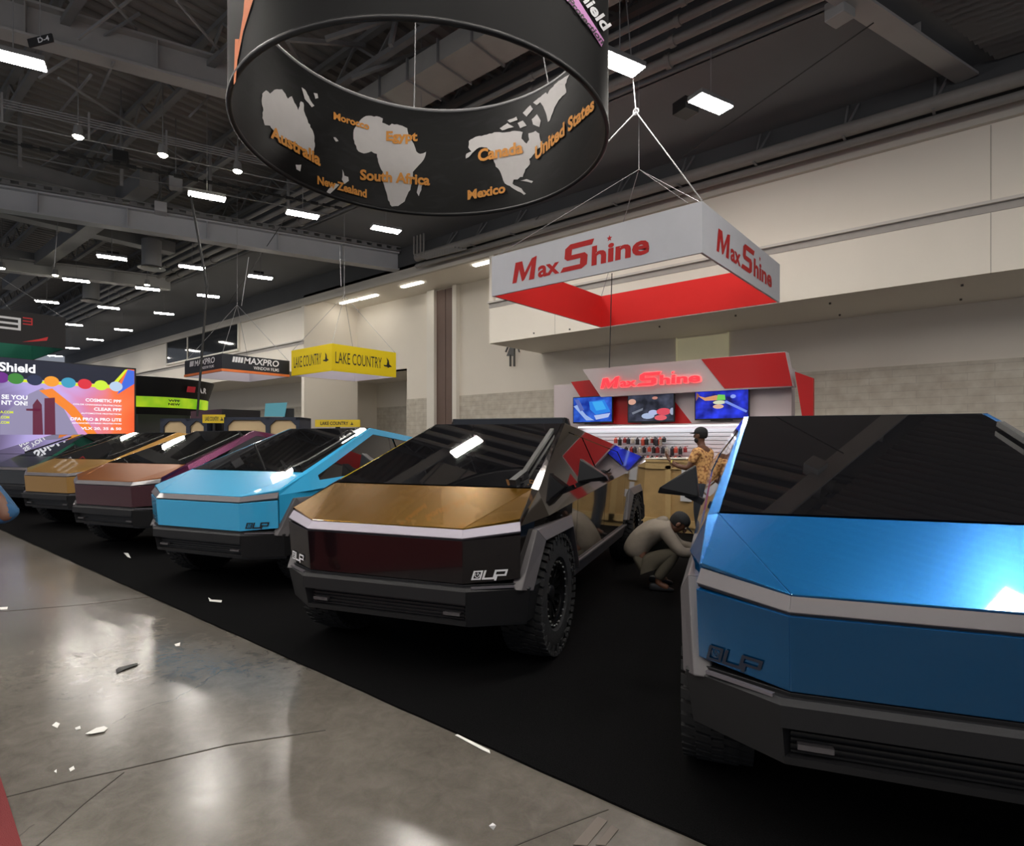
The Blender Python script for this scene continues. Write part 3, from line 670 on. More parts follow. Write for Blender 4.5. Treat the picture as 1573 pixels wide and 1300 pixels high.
decal('lettering', fl, plane_fn((-1.6, -1.31, 0), X_, Z_), INKW, o, .008)
# upper left black banner with a bent red swoosh and teal lining
TEAL = mat('teal_liner', srgb(60, 150, 125), .8)
xb = -24.5; pr = onX(101, 536, xb); zt = onX(101, 488, xb).z
o = cube_banner('black square hanging banner at the upper left with teal inside and a red digit', xb - 4.5, xb, pr.y - 5, pr.y, pr.z, zt, mat('black_fabric', (.012, .011, .013), .7), TEAL)
fn = plane_fn((2.25, -2.5, 0), Y_, Z_); hh = zt - pr.z
yy = lambda px: onX(px, 520, xb).y - (pr.y - 5)
fl = Flat()
def bars3(fl, x, w_, y, h, t):
    v_ = x + w_ - t
    for q_ in (y, y + h / 2 - t / 2, y + h - t): fl.poly([(x, q_), (v_, q_), (v_, q_ + t), (x, q_ + t)])
    pass; fl.poly([(x + w_ - t, y), (x + w_, y), (x + w_, y + h), (x + w_ - t, y + h)])
bars3(fl, yy(-6), yy(32) - yy(-6), .42 * hh, .38 * hh, .07); decal('lettering', fl, fn, INKW, o)
fl = Flat(); bars3(fl, yy(35), yy(50) - yy(35), .62 * hh, .22 * hh, .035); fl.poly([(yy(34), .08 * hh), (yy(60), .22 * hh), (yy(74), .32 * hh), (yy(72), .20 * hh), (yy(50), .12 * hh)])
decal('lettering', fl, fn, mat('red_print', srgb(200, 40, 45), .6), o)
# rigging above the cube banner
hub = onY(977, 172, 11.2); 
o = empty('rigging_bridle', hub, 0, label='steel rigging bridle with a ring knot between the round and square banners', cat='rigging')
up = onY(962, 0, 11.2) - hub; MB().tube((0, 0, 0), up * 1.1, .012, 6).build('lifting_cable', CABLE, o)
MB().tube((0, 0, 0), Vector((bx1, by0, bz1)) - hub, .012, 6).build('bridle_leg', CABLE, o)
MB().tube((0, 0, 0), onY(930, 222, 8.0) - hub, .012, 6).build('bridle_leg', CABLE, o)
MB().lathe([(.02 * math.sin(t), .06 + .02 * math.cos(t)) for t in [i * math.pi / 4 for i in range(8)]], (0, 0, 0), 'y', 16, closed=True).build('ring_knot', CABLE, o, smooth=True)
for (a, b), (c, e), t in (((1050, 240), (1342, 35), 'black cable running up to the right across the dark panel'), ((437, 338), (345, 475), 'thin black cable slanting down in front of the dark panel'), ((830, 330), (760, 410), 'thin cable slanting behind the round banner')):
    tag(MB().tube(onZ(a, b, 9.5), onZ(c, e, 10.0), .014, 6).build('cable', CABLEB), t, 'cable')
p = onZ(305, 540, 4.8); 
tag(MB().tube(atD(940, 420, 13.6), atD(936, 565, 13.6), .012, 6).build('cable', CABLEB), 'thin black cable dropping from the cube banner to the booth header', 'cable')
tag(MB().tube(atD(293, 300, 16), atD(318, 440, 16), .03, 6).tube(atD(318, 440, 16), atD(303, 640, 16), .03, 6).build('hanging_rod', CABLEB), 'dark hanging rod left of the black film banner', 'rod')
for a, b, c, e, t in ((382, 395, 371, 470, 'over the yellow banner, left'), (522, 380, 524, 440, 'over the yellow banner, right'), (90, 330, 83, 410, 'far left by the lamps')):
    tag(MB().tube(atD(a, b, 22), atD(c, e, 22), .012, 6).build('cable', CABLE), 'thin drop cable ' + t, 'cable')

# ================================================================== RED BOOTH
YBo = 14.5
bo = empty('exhibition_booth', (onY(1040, 640, YBo).x, YBo, .012), 0, label='white and red exhibition booth with glowing red lettering and three screens', cat='booth')
OB = Vector(bo.location)
def B(px, py, y=YBo): return onY(px, py, y) - OB
def ypoly(pts, y, t, nm, m, parent=bo): return MB().slab([B(a, b, y) for a, b in pts], t, nrm=(0, -1, 0)).build(nm, m, parent)
PINKW = mat('booth_white', (.60, .53, .54), .6)
def down(px, y=YBo):  # the same spot on the floor
    p = B(px, 640, y); return Vector((p.x, p.y, 0))
def wallpoly(nm, m, xl, xr, ztl, ztr, y, t):
    a = B(xl, ztl, y); b = B(xr, ztr, y); return MB().slab([Vector((a.x, a.y, 0)), Vector((b.x, b.y, 0)), b, a], t, nrm=(0, -1, 0)).build(nm, m, bo)
wallpoly('back_panel', PINKW, 851, 1216, 592, 566, YBo, .3)
ypoly([(877, 587), (905, 584), (923, 612), (894, 614)], YBo - .05, .05, 'red_panel', REDL)
ypoly([(905, 596), (1031, 610), (1064, 652), (905, 652)], YBo - .012, .012, 'red_panel', REDL)
yh = YBo - .32
hdr = MB().slab([B(895, 568, yh), B(1206, 540, yh), B(1218, 594, yh), B(923, 610, yh)], .30, nrm=(0, -1, 0)).build('header', PINKW, bo)
ypoly([(1077, 552), (1206, 541), (1217, 593), (1113, 597)], yh - .012, .012, 'red_panel', REDL)
# header side return, red piece and the free-standing slanted post at its right
MB().slab([B(1206, 540, yh) + X_ * .004, B(1218, 594, yh) + X_ * .004, B(1218, 594, yh) + X_ * .004 + Y_ * .28, B(1206, 540, yh) + X_ * .004 + Y_ * .28], .02).build('side_panel', PINKW, bo)
a, b, c = B(1216, 566), B(1222, 570), B(1249, 581)
po = MB().slab([B(1221, 571, YBo - .3), B(1249, 581, YBo - .3), Vector((B(1249, 600, YBo - .3).x, B(1249, 600, YBo - .3).y, 0)), Vector((B(1245, 600, YBo - .3).x, B(1245, 600, YBo - .3).y, 0)), B(1232, 640, YBo - .3)], .12, nrm=(0, -1, 0)).build('side_post', REDL, bo)
a = B(924, 597, yh); b2 = B(1077, 581, yh); 
glow = mat('glowing_red_letters', srgb(230, 20, 20), .5, emit=(1, .02, .03), es=2.2)
decal('lettering', maxshine(Flat(), 0, 0, (b2 - a).x, .33), plane_fn(a, X_, Z_), glow, bo, .06)
decal('lettering_halo', maxshine(Flat(), -.03, -.02, (b2 - a).x + .06, .37), plane_fn(a, X_, Z_), mat('letter_halo_glow', srgb(235, 120, 120), .5, emit=(1, .25, .25), es=.6), bo, .02)  # glow round the letters, painted as a larger emissive copy
# slatwall with a lit canopy
sl = MB(); z0 = 0; 
xl, xr = B(897, 660).x, B(1190, 660).x
zt_ = B(1000, 660).z
k = 0; z = .2
while z < 1.9: sl.box(xl, xr, -.05, -.01, z, z + .085); z += .1
sl.build('slatwall', mat('slatwall_white', (.72, .72, .74), .45), bo)
MB().box(xl, xr, -.35, .0, 1.98, 2.02).build('canopy', PINKW, bo)
MB().box(xl, xr, -.30, -.06, 1.955, 1.98).build('canopy_light', mat('led_strip', (1, 1, 1), .5, emit=(.9, .95, 1), es=3), bo)
MB().box(xl, xr, -.7, -.05, .0, .85).build('base_cabinet', REDL, bo)
# screens
def tv(px0, py0, px1, py1, lab, shapes, base):
    y = YBo - .18; a = onY(px0, py1, y); b = onY(px1, py1, y); t = onY(px0, py0, y).z * .5 + onY(px1, py0 + (px1 - px0) * -.09, y).z * .5
    h = (b.x - a.x) * .58; z = (a.z + onY(px1, py1, y).z) / 2
    o = empty('television', (a.x, y, z), 0, label=lab, cat='television', group='televisions on the booth wall'); w_ = b.x - a.x
    MB().box(0, w_, 0, .05, 0, h).build('bezel', BLACKP, o, bevel=.006)
    MB().box(w_ * .35, w_ * .65, .05, .12, h * .3, h * .7).build('wall_bracket', BLACKP, o)
    MB().box(w_ * .3, w_ * .7, .01, .04, -.03, 0).build('base_bar', BLACKP, o)
    fl = Flat(); fl.poly([(.025, .035), (w_ - .025, .035), (w_ - .025, h - .025), (.025, h - .025)], 0)
    decal('screen', fl, plane_fn((0, 0, 0), X_, Z_), base, o, .003)
    for k, (pts, c) in enumerate(shapes):
        m = mat('screen_%d_%d_%d' % tuple(int(q * 99) for q in c), (0, 0, 0), .3, emit=c, es=.85)
        cl = lambda q, hi: max(.03, min(hi - .03, q))
        decal('screen_picture', Flat().poly([(cl(u * w_, w_), cl(v * h, h)) for u, v in pts]), plane_fn((0, 0, 0), X_, Z_), m, o, .004 + .0015 * k)
    return o
def scr(name, c1, c2, sc=3, es=1.2):
    m = mat(name, (0, 0, 0), .25); nt = m.node_tree; b = nt.nodes['Principled BSDF']; tc = nt.nodes.new('ShaderNodeTexCoord'); n = nt.nodes.new('ShaderNodeTexNoise'); n.inputs['Scale'].default_value = sc; n.inputs['Detail'].default_value = 2
    c = nt.nodes.new('ShaderNodeValToRGB'); c.color_ramp.elements[0].position = .35; c.color_ramp.elements[1].position = .7; c.color_ramp.elements[0].color = tuple(c1) + (1,); c.color_ramp.elements[1].color = tuple(c2) + (1,)
    nt.links.new(tc.outputs['Object'], n.inputs['Vector']); nt.links.new(n.outputs['Fac'], c.inputs['Fac']); nt.links.new(c.outputs['Color'], b.inputs['Emission Color']); b.inputs['Emission Strength'].default_value = es; return m
bq = lambda cx, cy, rx, ry, n=14: [(cx + rx * math.cos(2 * math.pi * i / n), cy + ry * math.sin(2 * math.pi * i / n)) for i in range(n)]
tv(880, 613, 941, 650, 'left wall screen showing a blue car being polished', [([(.42, .8), (.8, .85), (.95, .4), (.6, .3), (.45, .5)], (.02, .25, .9)), ([(.5, .78), (.75, .8), (.85, .5), (.6, .45)], (.05, .45, 1)), ([(.02, .65), (.12, .7), (.35, .3), (.55, .1), (.35, .1)], (.35, .5, .9)), ([(.05, .9), (.16, .9), (.3, .5), (.2, .45)], (.1, .15, .5)), ([(.55, .28), (.95, .35), (.9, .2), (.6, .12)], (.5, .6, .95))], scr('screen_blue', (.0, .02, .25), (.03, .12, .6)))
tv(964, 606, 1036, 649, 'middle wall screen showing white and pink polishing pads', [(bq(.1, .72, .09, .10), (.75, .4, .3)), (bq(.45, .22, .14, .10), (.45, .55, .8)), (bq(.56, .33, .10, .09), (.5, .55, .85)), (bq(.78, .35, .15, .12), (.8, .08, .12)), (bq(.72, .15, .13, .09), (.85, .12, .15)), (bq(.6, .82, .06, .05), (.6, .25, .2)), (bq(.96, .35, .05, .12), (.4, .45, .6)), ([(.1, .35), (.35, .5), (.34, .42), (.12, .28)], (.2, .22, .28))], scr('screen_grey', (.005, .006, .012), (.05, .055, .09)))
tv(1067, 604, 1151, 645, 'right wall screen showing a hand holding a green light on blue', [([(.05, .8), (.2, .62), (.45, .62), (.55, .75), (.4, .78), (.2, .72)], (.75, .35, .15)), ([(.42, .62), (.58, .62), (.57, .78), (.44, .8)], (.2, .7, .1)), (bq(.47, .55, .12, .06), (.75, .8, .55)), (bq(.45, .42, .10, .07), (.8, .5, .35)), ([(.55, .55), (.95, .2), (.97, .26), (.6, .6)], (.2, .3, .95)), (bq(.72, .72, .05, .06), (.3, .4, 1)), ([(.03, .62), (.1, .8), (.04, .9)], (.3, .12, .05))], scr('screen_deepblue', (.0, .0, .08), (.02, .04, .75)))
# products hanging on the slatwall
pcols = [(.02, .02, .02), (.25, .02, .02), (.03, .03, .04), (.4, .36, .3), (.015, .015, .018), (.5, .08, .05)]
i = 0
rows = ((945, 672, 11, 'upper'), (962, 686, 16, 'middle'), (1000, 671, 4, 'top'), (953, 700, 14, 'lower'))
for px0, py0, n, nm in rows:
    for k in range(n):
        px = px0 + k * 7.0 + random.uniform(-1, 1)
        if px > 1058: continue
        p = onY(px, py0, YBo - .22); c = pcols[(k * 7 + len(nm)) % 6]; m = mat('product_%d' % ((k * 7 + len(nm)) % 6), c, .5)
        lab = 'small %s car-care item on a peg in the %s row of the slatwall' % (('black', 'dark red', 'charcoal', 'tan', 'jet black', 'bright red')[(k * 7 + len(nm)) % 6], nm)
        h = random.uniform(.14, .23)
        o = MB().lathe([(-h, .0), (-h, .05), (-h * .3, .055), (-h * .1, .02), (0, .02), (0, 0)], (0, 0, 0), 'z', 8).tube((0, 0, -.01), (0, .17, .01), .006, 5).build('hanging_product', m)
        o.location = p; tag(o, lab, 'product', 'products hanging on the booth slatwall')
# wooden crate
cx0, cx1, cyf, ch = -5.06, -2.66, 9.6, 1.25
WOOD = mat('pine_plywood', srgb(178, 146, 96), .7, var=.18, vscale=7); WOOD2 = mat('pine_batten', srgb(190, 160, 108), .7, var=.12, vscale=9)
o = empty('wooden_crate', ((cx0 + cx1) / 2, cyf + .55, 0.012), 0, label='big pale plywood shipping crate with battens and paper labels in front of booth', cat='crate')
hw = (cx1 - cx0) / 2
MB().box(-hw + .03, hw - .03, -.52, .52, .1, ch - .05).build('panel', WOOD, o)
mb = MB()
for xx in (-hw, -hw + .62, -hw + 1.24, -hw + 1.86, hw - .09): mb.box(xx, xx + .10, -.56, -.52, .1, ch - .1)
mb.build('batten', WOOD2, o); MB().box(-hw, hw, -.56, -.52, ch - .16, ch - .04).box(-hw, hw, -.56, -.52, .1, .22).build('rail', WOOD2, o)
MB().box(-hw - .02, hw + .02, -.58, .58, ch - .04, ch).build('lid', WOOD2, o)
MB().box(-hw, hw, -.5, -.4, 0, .1).box(-hw, hw, .4, .5, 0, .1).box(-hw, hw, -.05, .05, 0, .1).build('skid', WOOD2, o)
PAPER = mat('white_paper', (.6, .6, .62), .7)
for a, b, c, e in ((.92, .85, 1.05, 1.1), (1.08, .95, 1.22, 1.08), (.9, .55, 1.1, .68), (.95, .7, 1.03, .82), (.12, .7, .2, .78)): MB().box(-hw + a, -hw + c, -.57, -.56, b, e).build('paper_label', PAPER, o)
tag(MB().slab([(cx0 + .1, cyf - .02, ch + .03), (cx0 + 1.0, cyf - .02, ch + .05), (cx0 + 1.0, cyf + .6, ch + .05), (cx0 + .1, cyf + .6, ch + .03)], .015).build('foam_sheet', WHITE), 'white foam sheet lying on the crate lid', 'sheet')

# ================================================================== LEFT BOOTHS
# LED wall
XL = -25.0; e1 = onX(209, 566, XL); ztop = e1.z; ye = e1.y
o = empty('led_wall', (XL, ye, 0), 0, label='huge bright LED screen wall with paint swatches, rocket and white lettering', cat='screen')
MB().box(-.5, 0, -9, 0, 0, ztop).build('cabinet', BLACKP, o)
def gradmat():
    m = bpy.data.materials.new('led_picture'); m.use_nodes = True; nt = m.node_tree; N = nt.nodes; L = nt.links; b = N['Principled BSDF']; tc = N.new('ShaderNodeTexCoord'); sx = N.new('ShaderNodeSeparateXYZ'); L.new(tc.outputs['Object'], sx.inputs[0])
    n = N.new('ShaderNodeTexNoise'); n.inputs['Scale'].default_value = .45; n.inputs['Detail'].default_value = 3; n.inputs['Distortion'].default_value = 1.2; L.new(tc.outputs['Object'], n.inputs['Vector'])
    a = N.new('ShaderNodeMath'); a.operation = 'MULTIPLY_ADD'; a.inputs[1].default_value = .19; a.inputs[2].default_value = .82; L.new(sx.outputs['Y'], a.inputs[0])
    c = N.new('ShaderNodeMath'); c.operation = 'MULTIPLY_ADD'; c.inputs[1].default_value = .35; L.new(n.outputs['Fac'], c.inputs[0]); L.new(a.outputs[0], c.inputs[2])
    r = N.new('ShaderNodeValToRGB'); el = r.color_ramp.elements
    el[0].position = .0; el[0].color = (.05, .05, .09, 1); el[1].position = 1.0; el[1].color = (.95, .12, .03, 1)
    for p, cc in ((.25, (.18, .14, .28)), (.42, (.45, .38, .75)), (.58, (.62, .42, .85)), (.72, (.75, .25, .45)), (.85, (.98, .20, .06))): q_ = el.new(p); q_.color = cc + (1,)
    L.new(c.outputs[0], r.inputs['Fac']); L.new(r.outputs['Color'], b.inputs['Emission Color']); b.inputs['Emission Strength'].default_value = 1.0; b.inputs['Base Color'].default_value = (0, 0, 0, 1); return m
fn = plane_fn((0, 0, 0), Y_, Z_)
def PL(px, py): p = onX(px, py, XL); return (p.y - ye, p.z)
def U(pxs): return [PL(*p) for p in pxs]
decal('picture', Flat().poly([(-9, .3), (-.06, .3), (-.06, ztop - .06), (-9, ztop - .06)]), fn, gradmat(), o, .01)
def em(n, c, es=1.0): return mat(n, (0, 0, 0), .4, emit=c, es=es)
decal('picture_band', Flat().poly(U([(-40, 545), (195, 567), (180, 592), (-40, 577)])), fn, em('led_navy', (.008, .012, .03)), o, .014)
decal('picture_band', Flat().poly(U([(-40, 578), (170, 592), (192, 568), (196, 568), (174, 597), (-40, 582)])), fn, em('led_yellow', (.75, .85, .02)), o, .018)
decal('picture_band', Flat().poly(U([(60, 600), (80, 597), (115, 625), (150, 668), (135, 668), (100, 630)])), fn, em('led_orange', (.95, .25, .03)), o, .016)
decal('picture_band', Flat().poly(U([(0, 640), (45, 605), (65, 596), (88, 610), (120, 668), (0, 668)])), fn, em('led_haze', (.30, .27, .42)), o, .015)
decal('picture_band', Flat().poly(U([(196, 568), (206, 570), (206, 590), (180, 606)])), fn, em('led_blue', (.05, .15, .75)), o, .016)
decal('picture_rocket', Flat().poly(U([(50, 668), (50, 622), (57, 613), (64, 622), (66, 668)])).poly(U([(68, 668), (68, 612), (84, 611), (85, 668)])).poly(U([(40, 628), (62, 628), (62, 632), (40, 631)])), fn, em('led_maroon', (.13, .02, .05)), o, .02)
for k, (px, c) in enumerate(((1, (.15, .02, .25)), (24, (.05, .25, .04)), (53, (.02, .03, .08)), (79, (.95, .35, .03)), (105, (.05, .35, .55)), (130, (.75, .03, .05)), (155, (.65, .9, .05)), (178, (.5, .65, .85)))):
    c0_ = PL(px, 580 + px * .078); decal('picture_swatch', Flat().disc(c0_[0], c0_[1], .21, .18), fn, em('swatch_%d' % k, c), o, .022)
def ledtext(s, x0, x1, y, h, c='w'):
    a = PL(x0, y); b = PL(x1, y); t = PL(x0, y - h); decal('lettering', Flat().text(s, a[0], a[1], b[0] - a[0], t[1] - a[1], .03), fn, em('led_white', (.95, .95, 1), 1.1) if c == 'w' else em('led_yellow', (.75, .85, .02)), o, .026)
ledtext('Shield', -2, 54, 570, 14); ledtext('SE YOU', 2, 42, 613, 7); ledtext('NT ON!', 2, 42, 622, 7)
ledtext('A.COM', 0, 20, 635, 4, 'y'); ledtext('.COM', 0, 14, 643, 4, 'y'); ledtext('.COM', 0, 14, 651, 4, 'y')
ledtext('COSMETIC PPF', 131, 186, 617, 5); ledtext('CLEAR PPF', 144, 186, 631, 5); ledtext('DFA PRO & PRO LITE', 108, 186, 646, 5); ledtext('VLX 20, 35 & 50', 124, 186, 661, 5)
ledtext('COLOR CHANGING PROTECTION', 112, 186, 622, 2.2); ledtext('AUTOMOTIVE PROTECTION', 124, 186, 636, 2.2); ledtext('ADVANCED HYBRID PROTECTION', 110, 186, 651, 2.2)
# curved black fascia with a green band, on two dark walls
cc = atD(215, 677, 26.5); o = empty('curved_booth', (cc.x, cc.y, 0), 0, label='curved black booth fascia with a glowing green band right of the LED wall', cat='booth')
def arc(r0, r1, z0, z1, m, nm, a0=-112, a1=76):
    mb = MB(); n = 36
    for i in range(n):
        t0, t1 = R(a0 + (a1 - a0) * i / n), R(a0 + (a1 - a0) * (i + 1) / n); vs = []
        for t in (t0, t1):
            c_, s_ = math.cos(t), math.sin(t); vs += [(r0 * c_, r0 * s_, z0), (r1 * c_, r1 * s_, z1), ((r1 - .1) * c_, (r1 - .1) * s_, z1), ((r0 - .1) * c_, (r0 - .1) * s_, z0)]
        mb.add(vs, [(0, 1, 5, 4), (1, 2, 6, 5), (2, 3, 7, 6), (3, 0, 4, 7)])
    return mb.build(nm, m, o, smooth=True)
arc(2.75, 3.0, 3.45, 4.25, BLACKP, 'fascia'); arc(2.72, 2.75, 3.0, 3.44, scr('green_led', (.15, .45, .01), (.55, .75, .02), 1.2, .8), 'led_band'); arc(2.6, 2.68, 2.7, 3.0, BLACKP, 'lower_rim')
wallm = mat('booth_grey', (.06, .06, .065), .6)
MB().box(-1.5, 1.6, -.6, 1.5, 0, 2.75).build('core_wall', wallm, o)
def arcfn(r): return lambda a, b, t: Vector(((r + t) * math.cos(a / r), (r + t) * math.sin(a / r), b))
fl = Flat().text('WPF', 3.0 * R(3), 3.25, .5, .1, .04).text('NEW', 3.0 * R(3), 3.1, .5, .1, .04)
fl.mesh(arcfn(2.78), .01, .1).build('lettering', INKB, o, recalc=False)
fl = Flat().text('A.R', 3.0 * R(27), 3.7, .6, .25, .04, .1); fl.mesh(arcfn(3.0), .03, .1).build('lettering', INKW, o, recalc=False)
fl = Flat().poly([(3 * R(16), 3.7), (3 * R(24), 3.7), (3 * R(25), 3.95), (3 * R(17), 3.95)]); fl.mesh(arcfn(3.0), .03, .1).build('red_mark', mat('red_mark', srgb(190, 30, 50), .6), o, recalc=False)
# display cases with navy frames, seen over the truck roofs
def display(px0, px1, pyt, dep, lab):
    a = atD(px0, pyt, dep); b = atD(px1, pyt, dep); w_ = (b - a).length; o = empty('display_case', ((a.x + b.x) / 2, (a.y + b.y) / 2, 0), YAW, label=lab, cat='display case', group='navy framed display cases'); h = a.z
    MB().box(-w_ / 2 + .05, w_ / 2 - .05, .06, .9, .2, h - .05).build('back_panel', mat('birch_panel', srgb(205, 180, 140), .6, var=.05), o)
    mb = MB(); nav = mat('navy_frame', (.018, .024, .045), .5)
    mb.box(-w_ / 2, w_ / 2, 0, .95, h - .08, h).box(-w_ / 2, -w_ / 2 + .1, 0, .95, 0, h).box(w_ / 2 - .1, w_ / 2, 0, .95, 0, h).box(w_ * .05, w_ * .05 + .12, 0, .06, 0, h).box(-w_ / 2, w_ / 2, 0, .95, 0, .2)
    for cx, sg in ((-w_ / 2 + .1, 1), (w_ * .05, -1), (w_ * .05 + .12, 1), (w_ / 2 - .1, -1)): mb.slab([(cx, 0, h - .08), (cx + sg * .16, 0, h - .08), (cx, 0, h - .24)], .05, nrm=(0, -1, 0))
    mb.build('frame', nav, o); return o
display(246, 318, 643, 17.5, 'navy framed display case left of the small tilted yellow sign')
display(344, 460, 641, 16.5, 'navy framed display case behind the purple-pillared truck roof')
def ysign(px0, px1, py0, py1, dep, lab):
    a = atD(px0, py1, dep); w_ = (px1 - px0) / F_PX * dep; h = (py1 - py0) / F_PX * dep; o = empty('booth_sign', (a.x, a.y, a.z), YAW, label=lab, cat='sign')
    MB().box(0, w_, 0, .04, 0, h).build('sign_panel', mat('yellow_board', srgb(225, 195, 40), .6), o); decal('lettering', goose(Flat().text('LAKE COUNTRY', w_ * .12, h * .25, w_ * .62, h * .5), w_ * .78, h * .25, h * .5), plane_fn((0, 0, 0), X_, Z_), INKB, o, .004)
    MB().box(w_ * .45, w_ * .55, .01, .04, -a.z, 0).build('post', BLACKP, o)
ysign(311, 345, 637, 650, 17.0, 'small yellow sign between the two display cases'); ysign(484, 553, 645, 656, 15.0, 'wide yellow sign just above the light blue truck roof')
tw = atD(406, 640, 17); o = empty('kiosk_screen', tw, YAW + .3, label='teal kiosk screen above the far display case', cat='screen')
MB().slab([(0, 0, 0), (.55, 0, 0), (.62, 0, .42), (.03, 0, .38)], .04, nrm=(0, -1, 0)).build('screen', mat('teal_screen', (.02, .1, .12), .4, emit=(.10, .30, .36), es=.6), o); MB().box(.5, .8, .1, .3, -1.9, .25).build('stand', BLACKP, o)
tag(MB().box(0, 2.2, 0, 1.2, 0, 2.55).build('dark_cabinet', BLACKP, loc=None), 'tall black cabinet with sloped top behind the small yellow sign', 'cabinet').location = atD(293, 677, 19) - Z_ * EYE

# ================================================================== TRUCKS
def paint(name, col, rough=.22, metal=.75, flip=None, coat=1.0):
    m = mat(name, col, rough, metal, coat)
    if flip:  # colour follows the viewing angle: amber's two-tone pigment, azure's painted-in front shading
        nt = m.node_tree; b = nt.nodes['Principled BSDF']; lw = nt.nodes.new('ShaderNodeLayerWeight'); lw.inputs['Blend'].default_value = .5
        r = nt.nodes.new('ShaderNodeValToRGB'); r.color_ramp.elements[0].position = .35; r.color_ramp.elements[0].color = tuple(flip) + (1,); r.color_ramp.elements[1].position = .62; r.color_ramp.elements[1].color = tuple(col) + (1,)
        nt.links.new(lw.outputs['Facing'], r.inputs['Fac']); nt.links.new(r.outputs['Color'], b.inputs['Base Color'])
    return m
A = (.60, -.79, 1.02); Bp = (.925, -.61, 1.078); C = (.86, -.19, 1.24)
def lerp(a, b, t): return a + (b - a) * t
def Uz(y): return lerp(1.072, 1.755, (y + .61) / 1.845) if y < 1.235 else lerp(1.755, 1.34, (y - 1.235) / 3.265)
def Sh(y): return 1.03 + .05 * (y + .61)
def Sx(y): return lerp(.93, .99, min(1, (y + .61) / .42))
def PU(y, z): return (Sx(y) - .458 * max(0, z - Sh(y)) * (1 if y > -.2 else max(0, (y + .61) / .41)), y, z)   # one flat facet above the shoulder
def Ux(y): return PU(y, Uz(y))[0]
def PLo(y, z): return (Sx(y) - (Sh(y) - z) * .05, y, z)
def mir(pts, s): return [(s * p[0], p[1], p[2]) for p in pts]
TY = None
def tyre_meshes():
    global TY
    if TY: return TY
    r, w_ = .445, .285; h = w_ / 2
    prof = [(-h * .72, .235), (-h * .98, .27), (-h, .33), (-h * .96, .395), (-h * .80, r - .018), (-h * .5, r - .012), (0, r - .010), (h * .5, r - .012), (h * .80, r - .018), (h * .96, .395), (h, .33), (h * .98, .27), (h * .72, .235)]
    mb = MB().lathe(prof, n=48)
    n = 46
    for i in range(n):
        t = 2 * math.pi * i / n
        for (a, wa, off, rr, hh, dt) in ((-h * .86, .032, 0, r - .016, .014, .052), (-h * .42, .034, .5, r - .006, .010, .05), (0, .028, .15, r - .004, .009, .045), (h * .42, .034, .5, r - .006, .010, .05), (h * .86, .032, 0, r - .016, .014, .052)):
            tt = t + off * 2 * math.pi / n; rad = Vector((0, math.cos(tt), math.sin(tt))); tan = Vector((0, -math.sin(tt), math.cos(tt)))
            mb.obox(Vector((a, 0, 0)) + rad * rr, Vector((wa, 0, 0)) + tan * (.008 if a else 0), tan * (rr * dt * .92), rad * hh)
        if i % 2 == 0:
            for sg in (-1, 1):
                rad = Vector((0, math.cos(t), math.sin(t))); tan = Vector((0, -math.sin(t), math.cos(t)))
                mb.obox(Vector((sg * h * .98, 0, 0)) + rad * .395, Vector((.007, 0, 0)), tan * .018, rad * .028)
    ty = mb
    rim = MB().lathe([(-.10, .225), (.10, .225), (.125, .245), (.125, .225), (.11, .205), (.02, .195), (-.05, .06), (-.05, 0)], n=40)
    for i in range(8):
        t = 2 * math.pi * i / 8
        for dd in (-.10, .10):
            r1 = Vector((0, math.cos(t + dd * .6), math.sin(t + dd * .6))); r2 = Vector((0, math.cos(t + dd * 2.1), math.sin(t + dd * 2.1)))
            rim.bar(r1 * .05 + X_ * .06, r2 * .208 + X_ * .085, .028, .03, up=(1, 0, 0))
    for i in range(24):
        t = 2 * math.pi * i / 24; c = Vector((.122, math.cos(t) * .232, math.sin(t) * .232)); rim.tube(c, c + X_ * .012, .007, 6, 1)
    hub = MB().lathe([(.05, .06), (.09, .055), (.10, .04), (.10, 0)], n=16)
    TY = [x.build('tmp', m, smooth=True).data for x, m in ((ty, RUBBER), (rim, [mat('gloss_black_rim', (.01, .01, .011), .25, metal=.6), mat('bolt_steel', (.4, .4, .4), .3, metal=.9)]), (hub, mat('hub_cap', (.02, .02, .022), .3, metal=.5)))]
    for ob in [q for q in COL.objects if q.name.startswith('tmp')]: bpy.data.objects.remove(ob)
    return TY
def inst(name, me, parent, loc=(0, 0, 0), rz=0):
    o = bpy.data.objects.new(name, me); COL.objects.link(o); o.parent = parent; o.location = loc; o.rotation_euler = (0, 0, rz); return o
def uplogo(fl, w_):
    """square badge with a power symbol followed by two squared outline letters"""
    h = w_ * .27; s = .3 * h
    P = lambda pts: fl.poly([(a * w_ + b * s, b * h) for a, b in pts])
    # badge as a frame round the symbol
    P([(0, 0), (.27, 0), (.27, .16), (0, .16)]); P([(0, .84), (.27, .84), (.27, 1), (0, 1)]); P([(0, .16), (.05, .16), (.05, .84), (0, .84)]); P([(.22, .16), (.27, .16), (.27, .84), (.22, .84)])
    fl.ring(.135 * w_ + .15 * h, .5 * h, .19 * h, .27 * h, 20, 120, 420); P([(.125, .48), (.145, .48), (.145, .80), (.125, .80)])
    P([(.30, .0), (.36, .0), (.36, 1), (.30, 1)]); P([(.36, 0), (.60, 0), (.60, .2), (.36, .2)]); P([(.60, 0), (.66, 0), (.66, 1), (.60, 1)])
    P([(.66, .8), (.97, .8), (.97, 1), (.66, 1)]); P([(.91, .32), (.97, .32), (.97, .8), (.91, .8)]); P([(.72, .32), (.91, .32), (.91, .5), (.72, .5)]); P([(.66, -.15), (.72, -.15), (.72, .5), (.66, .5)])
    return fl
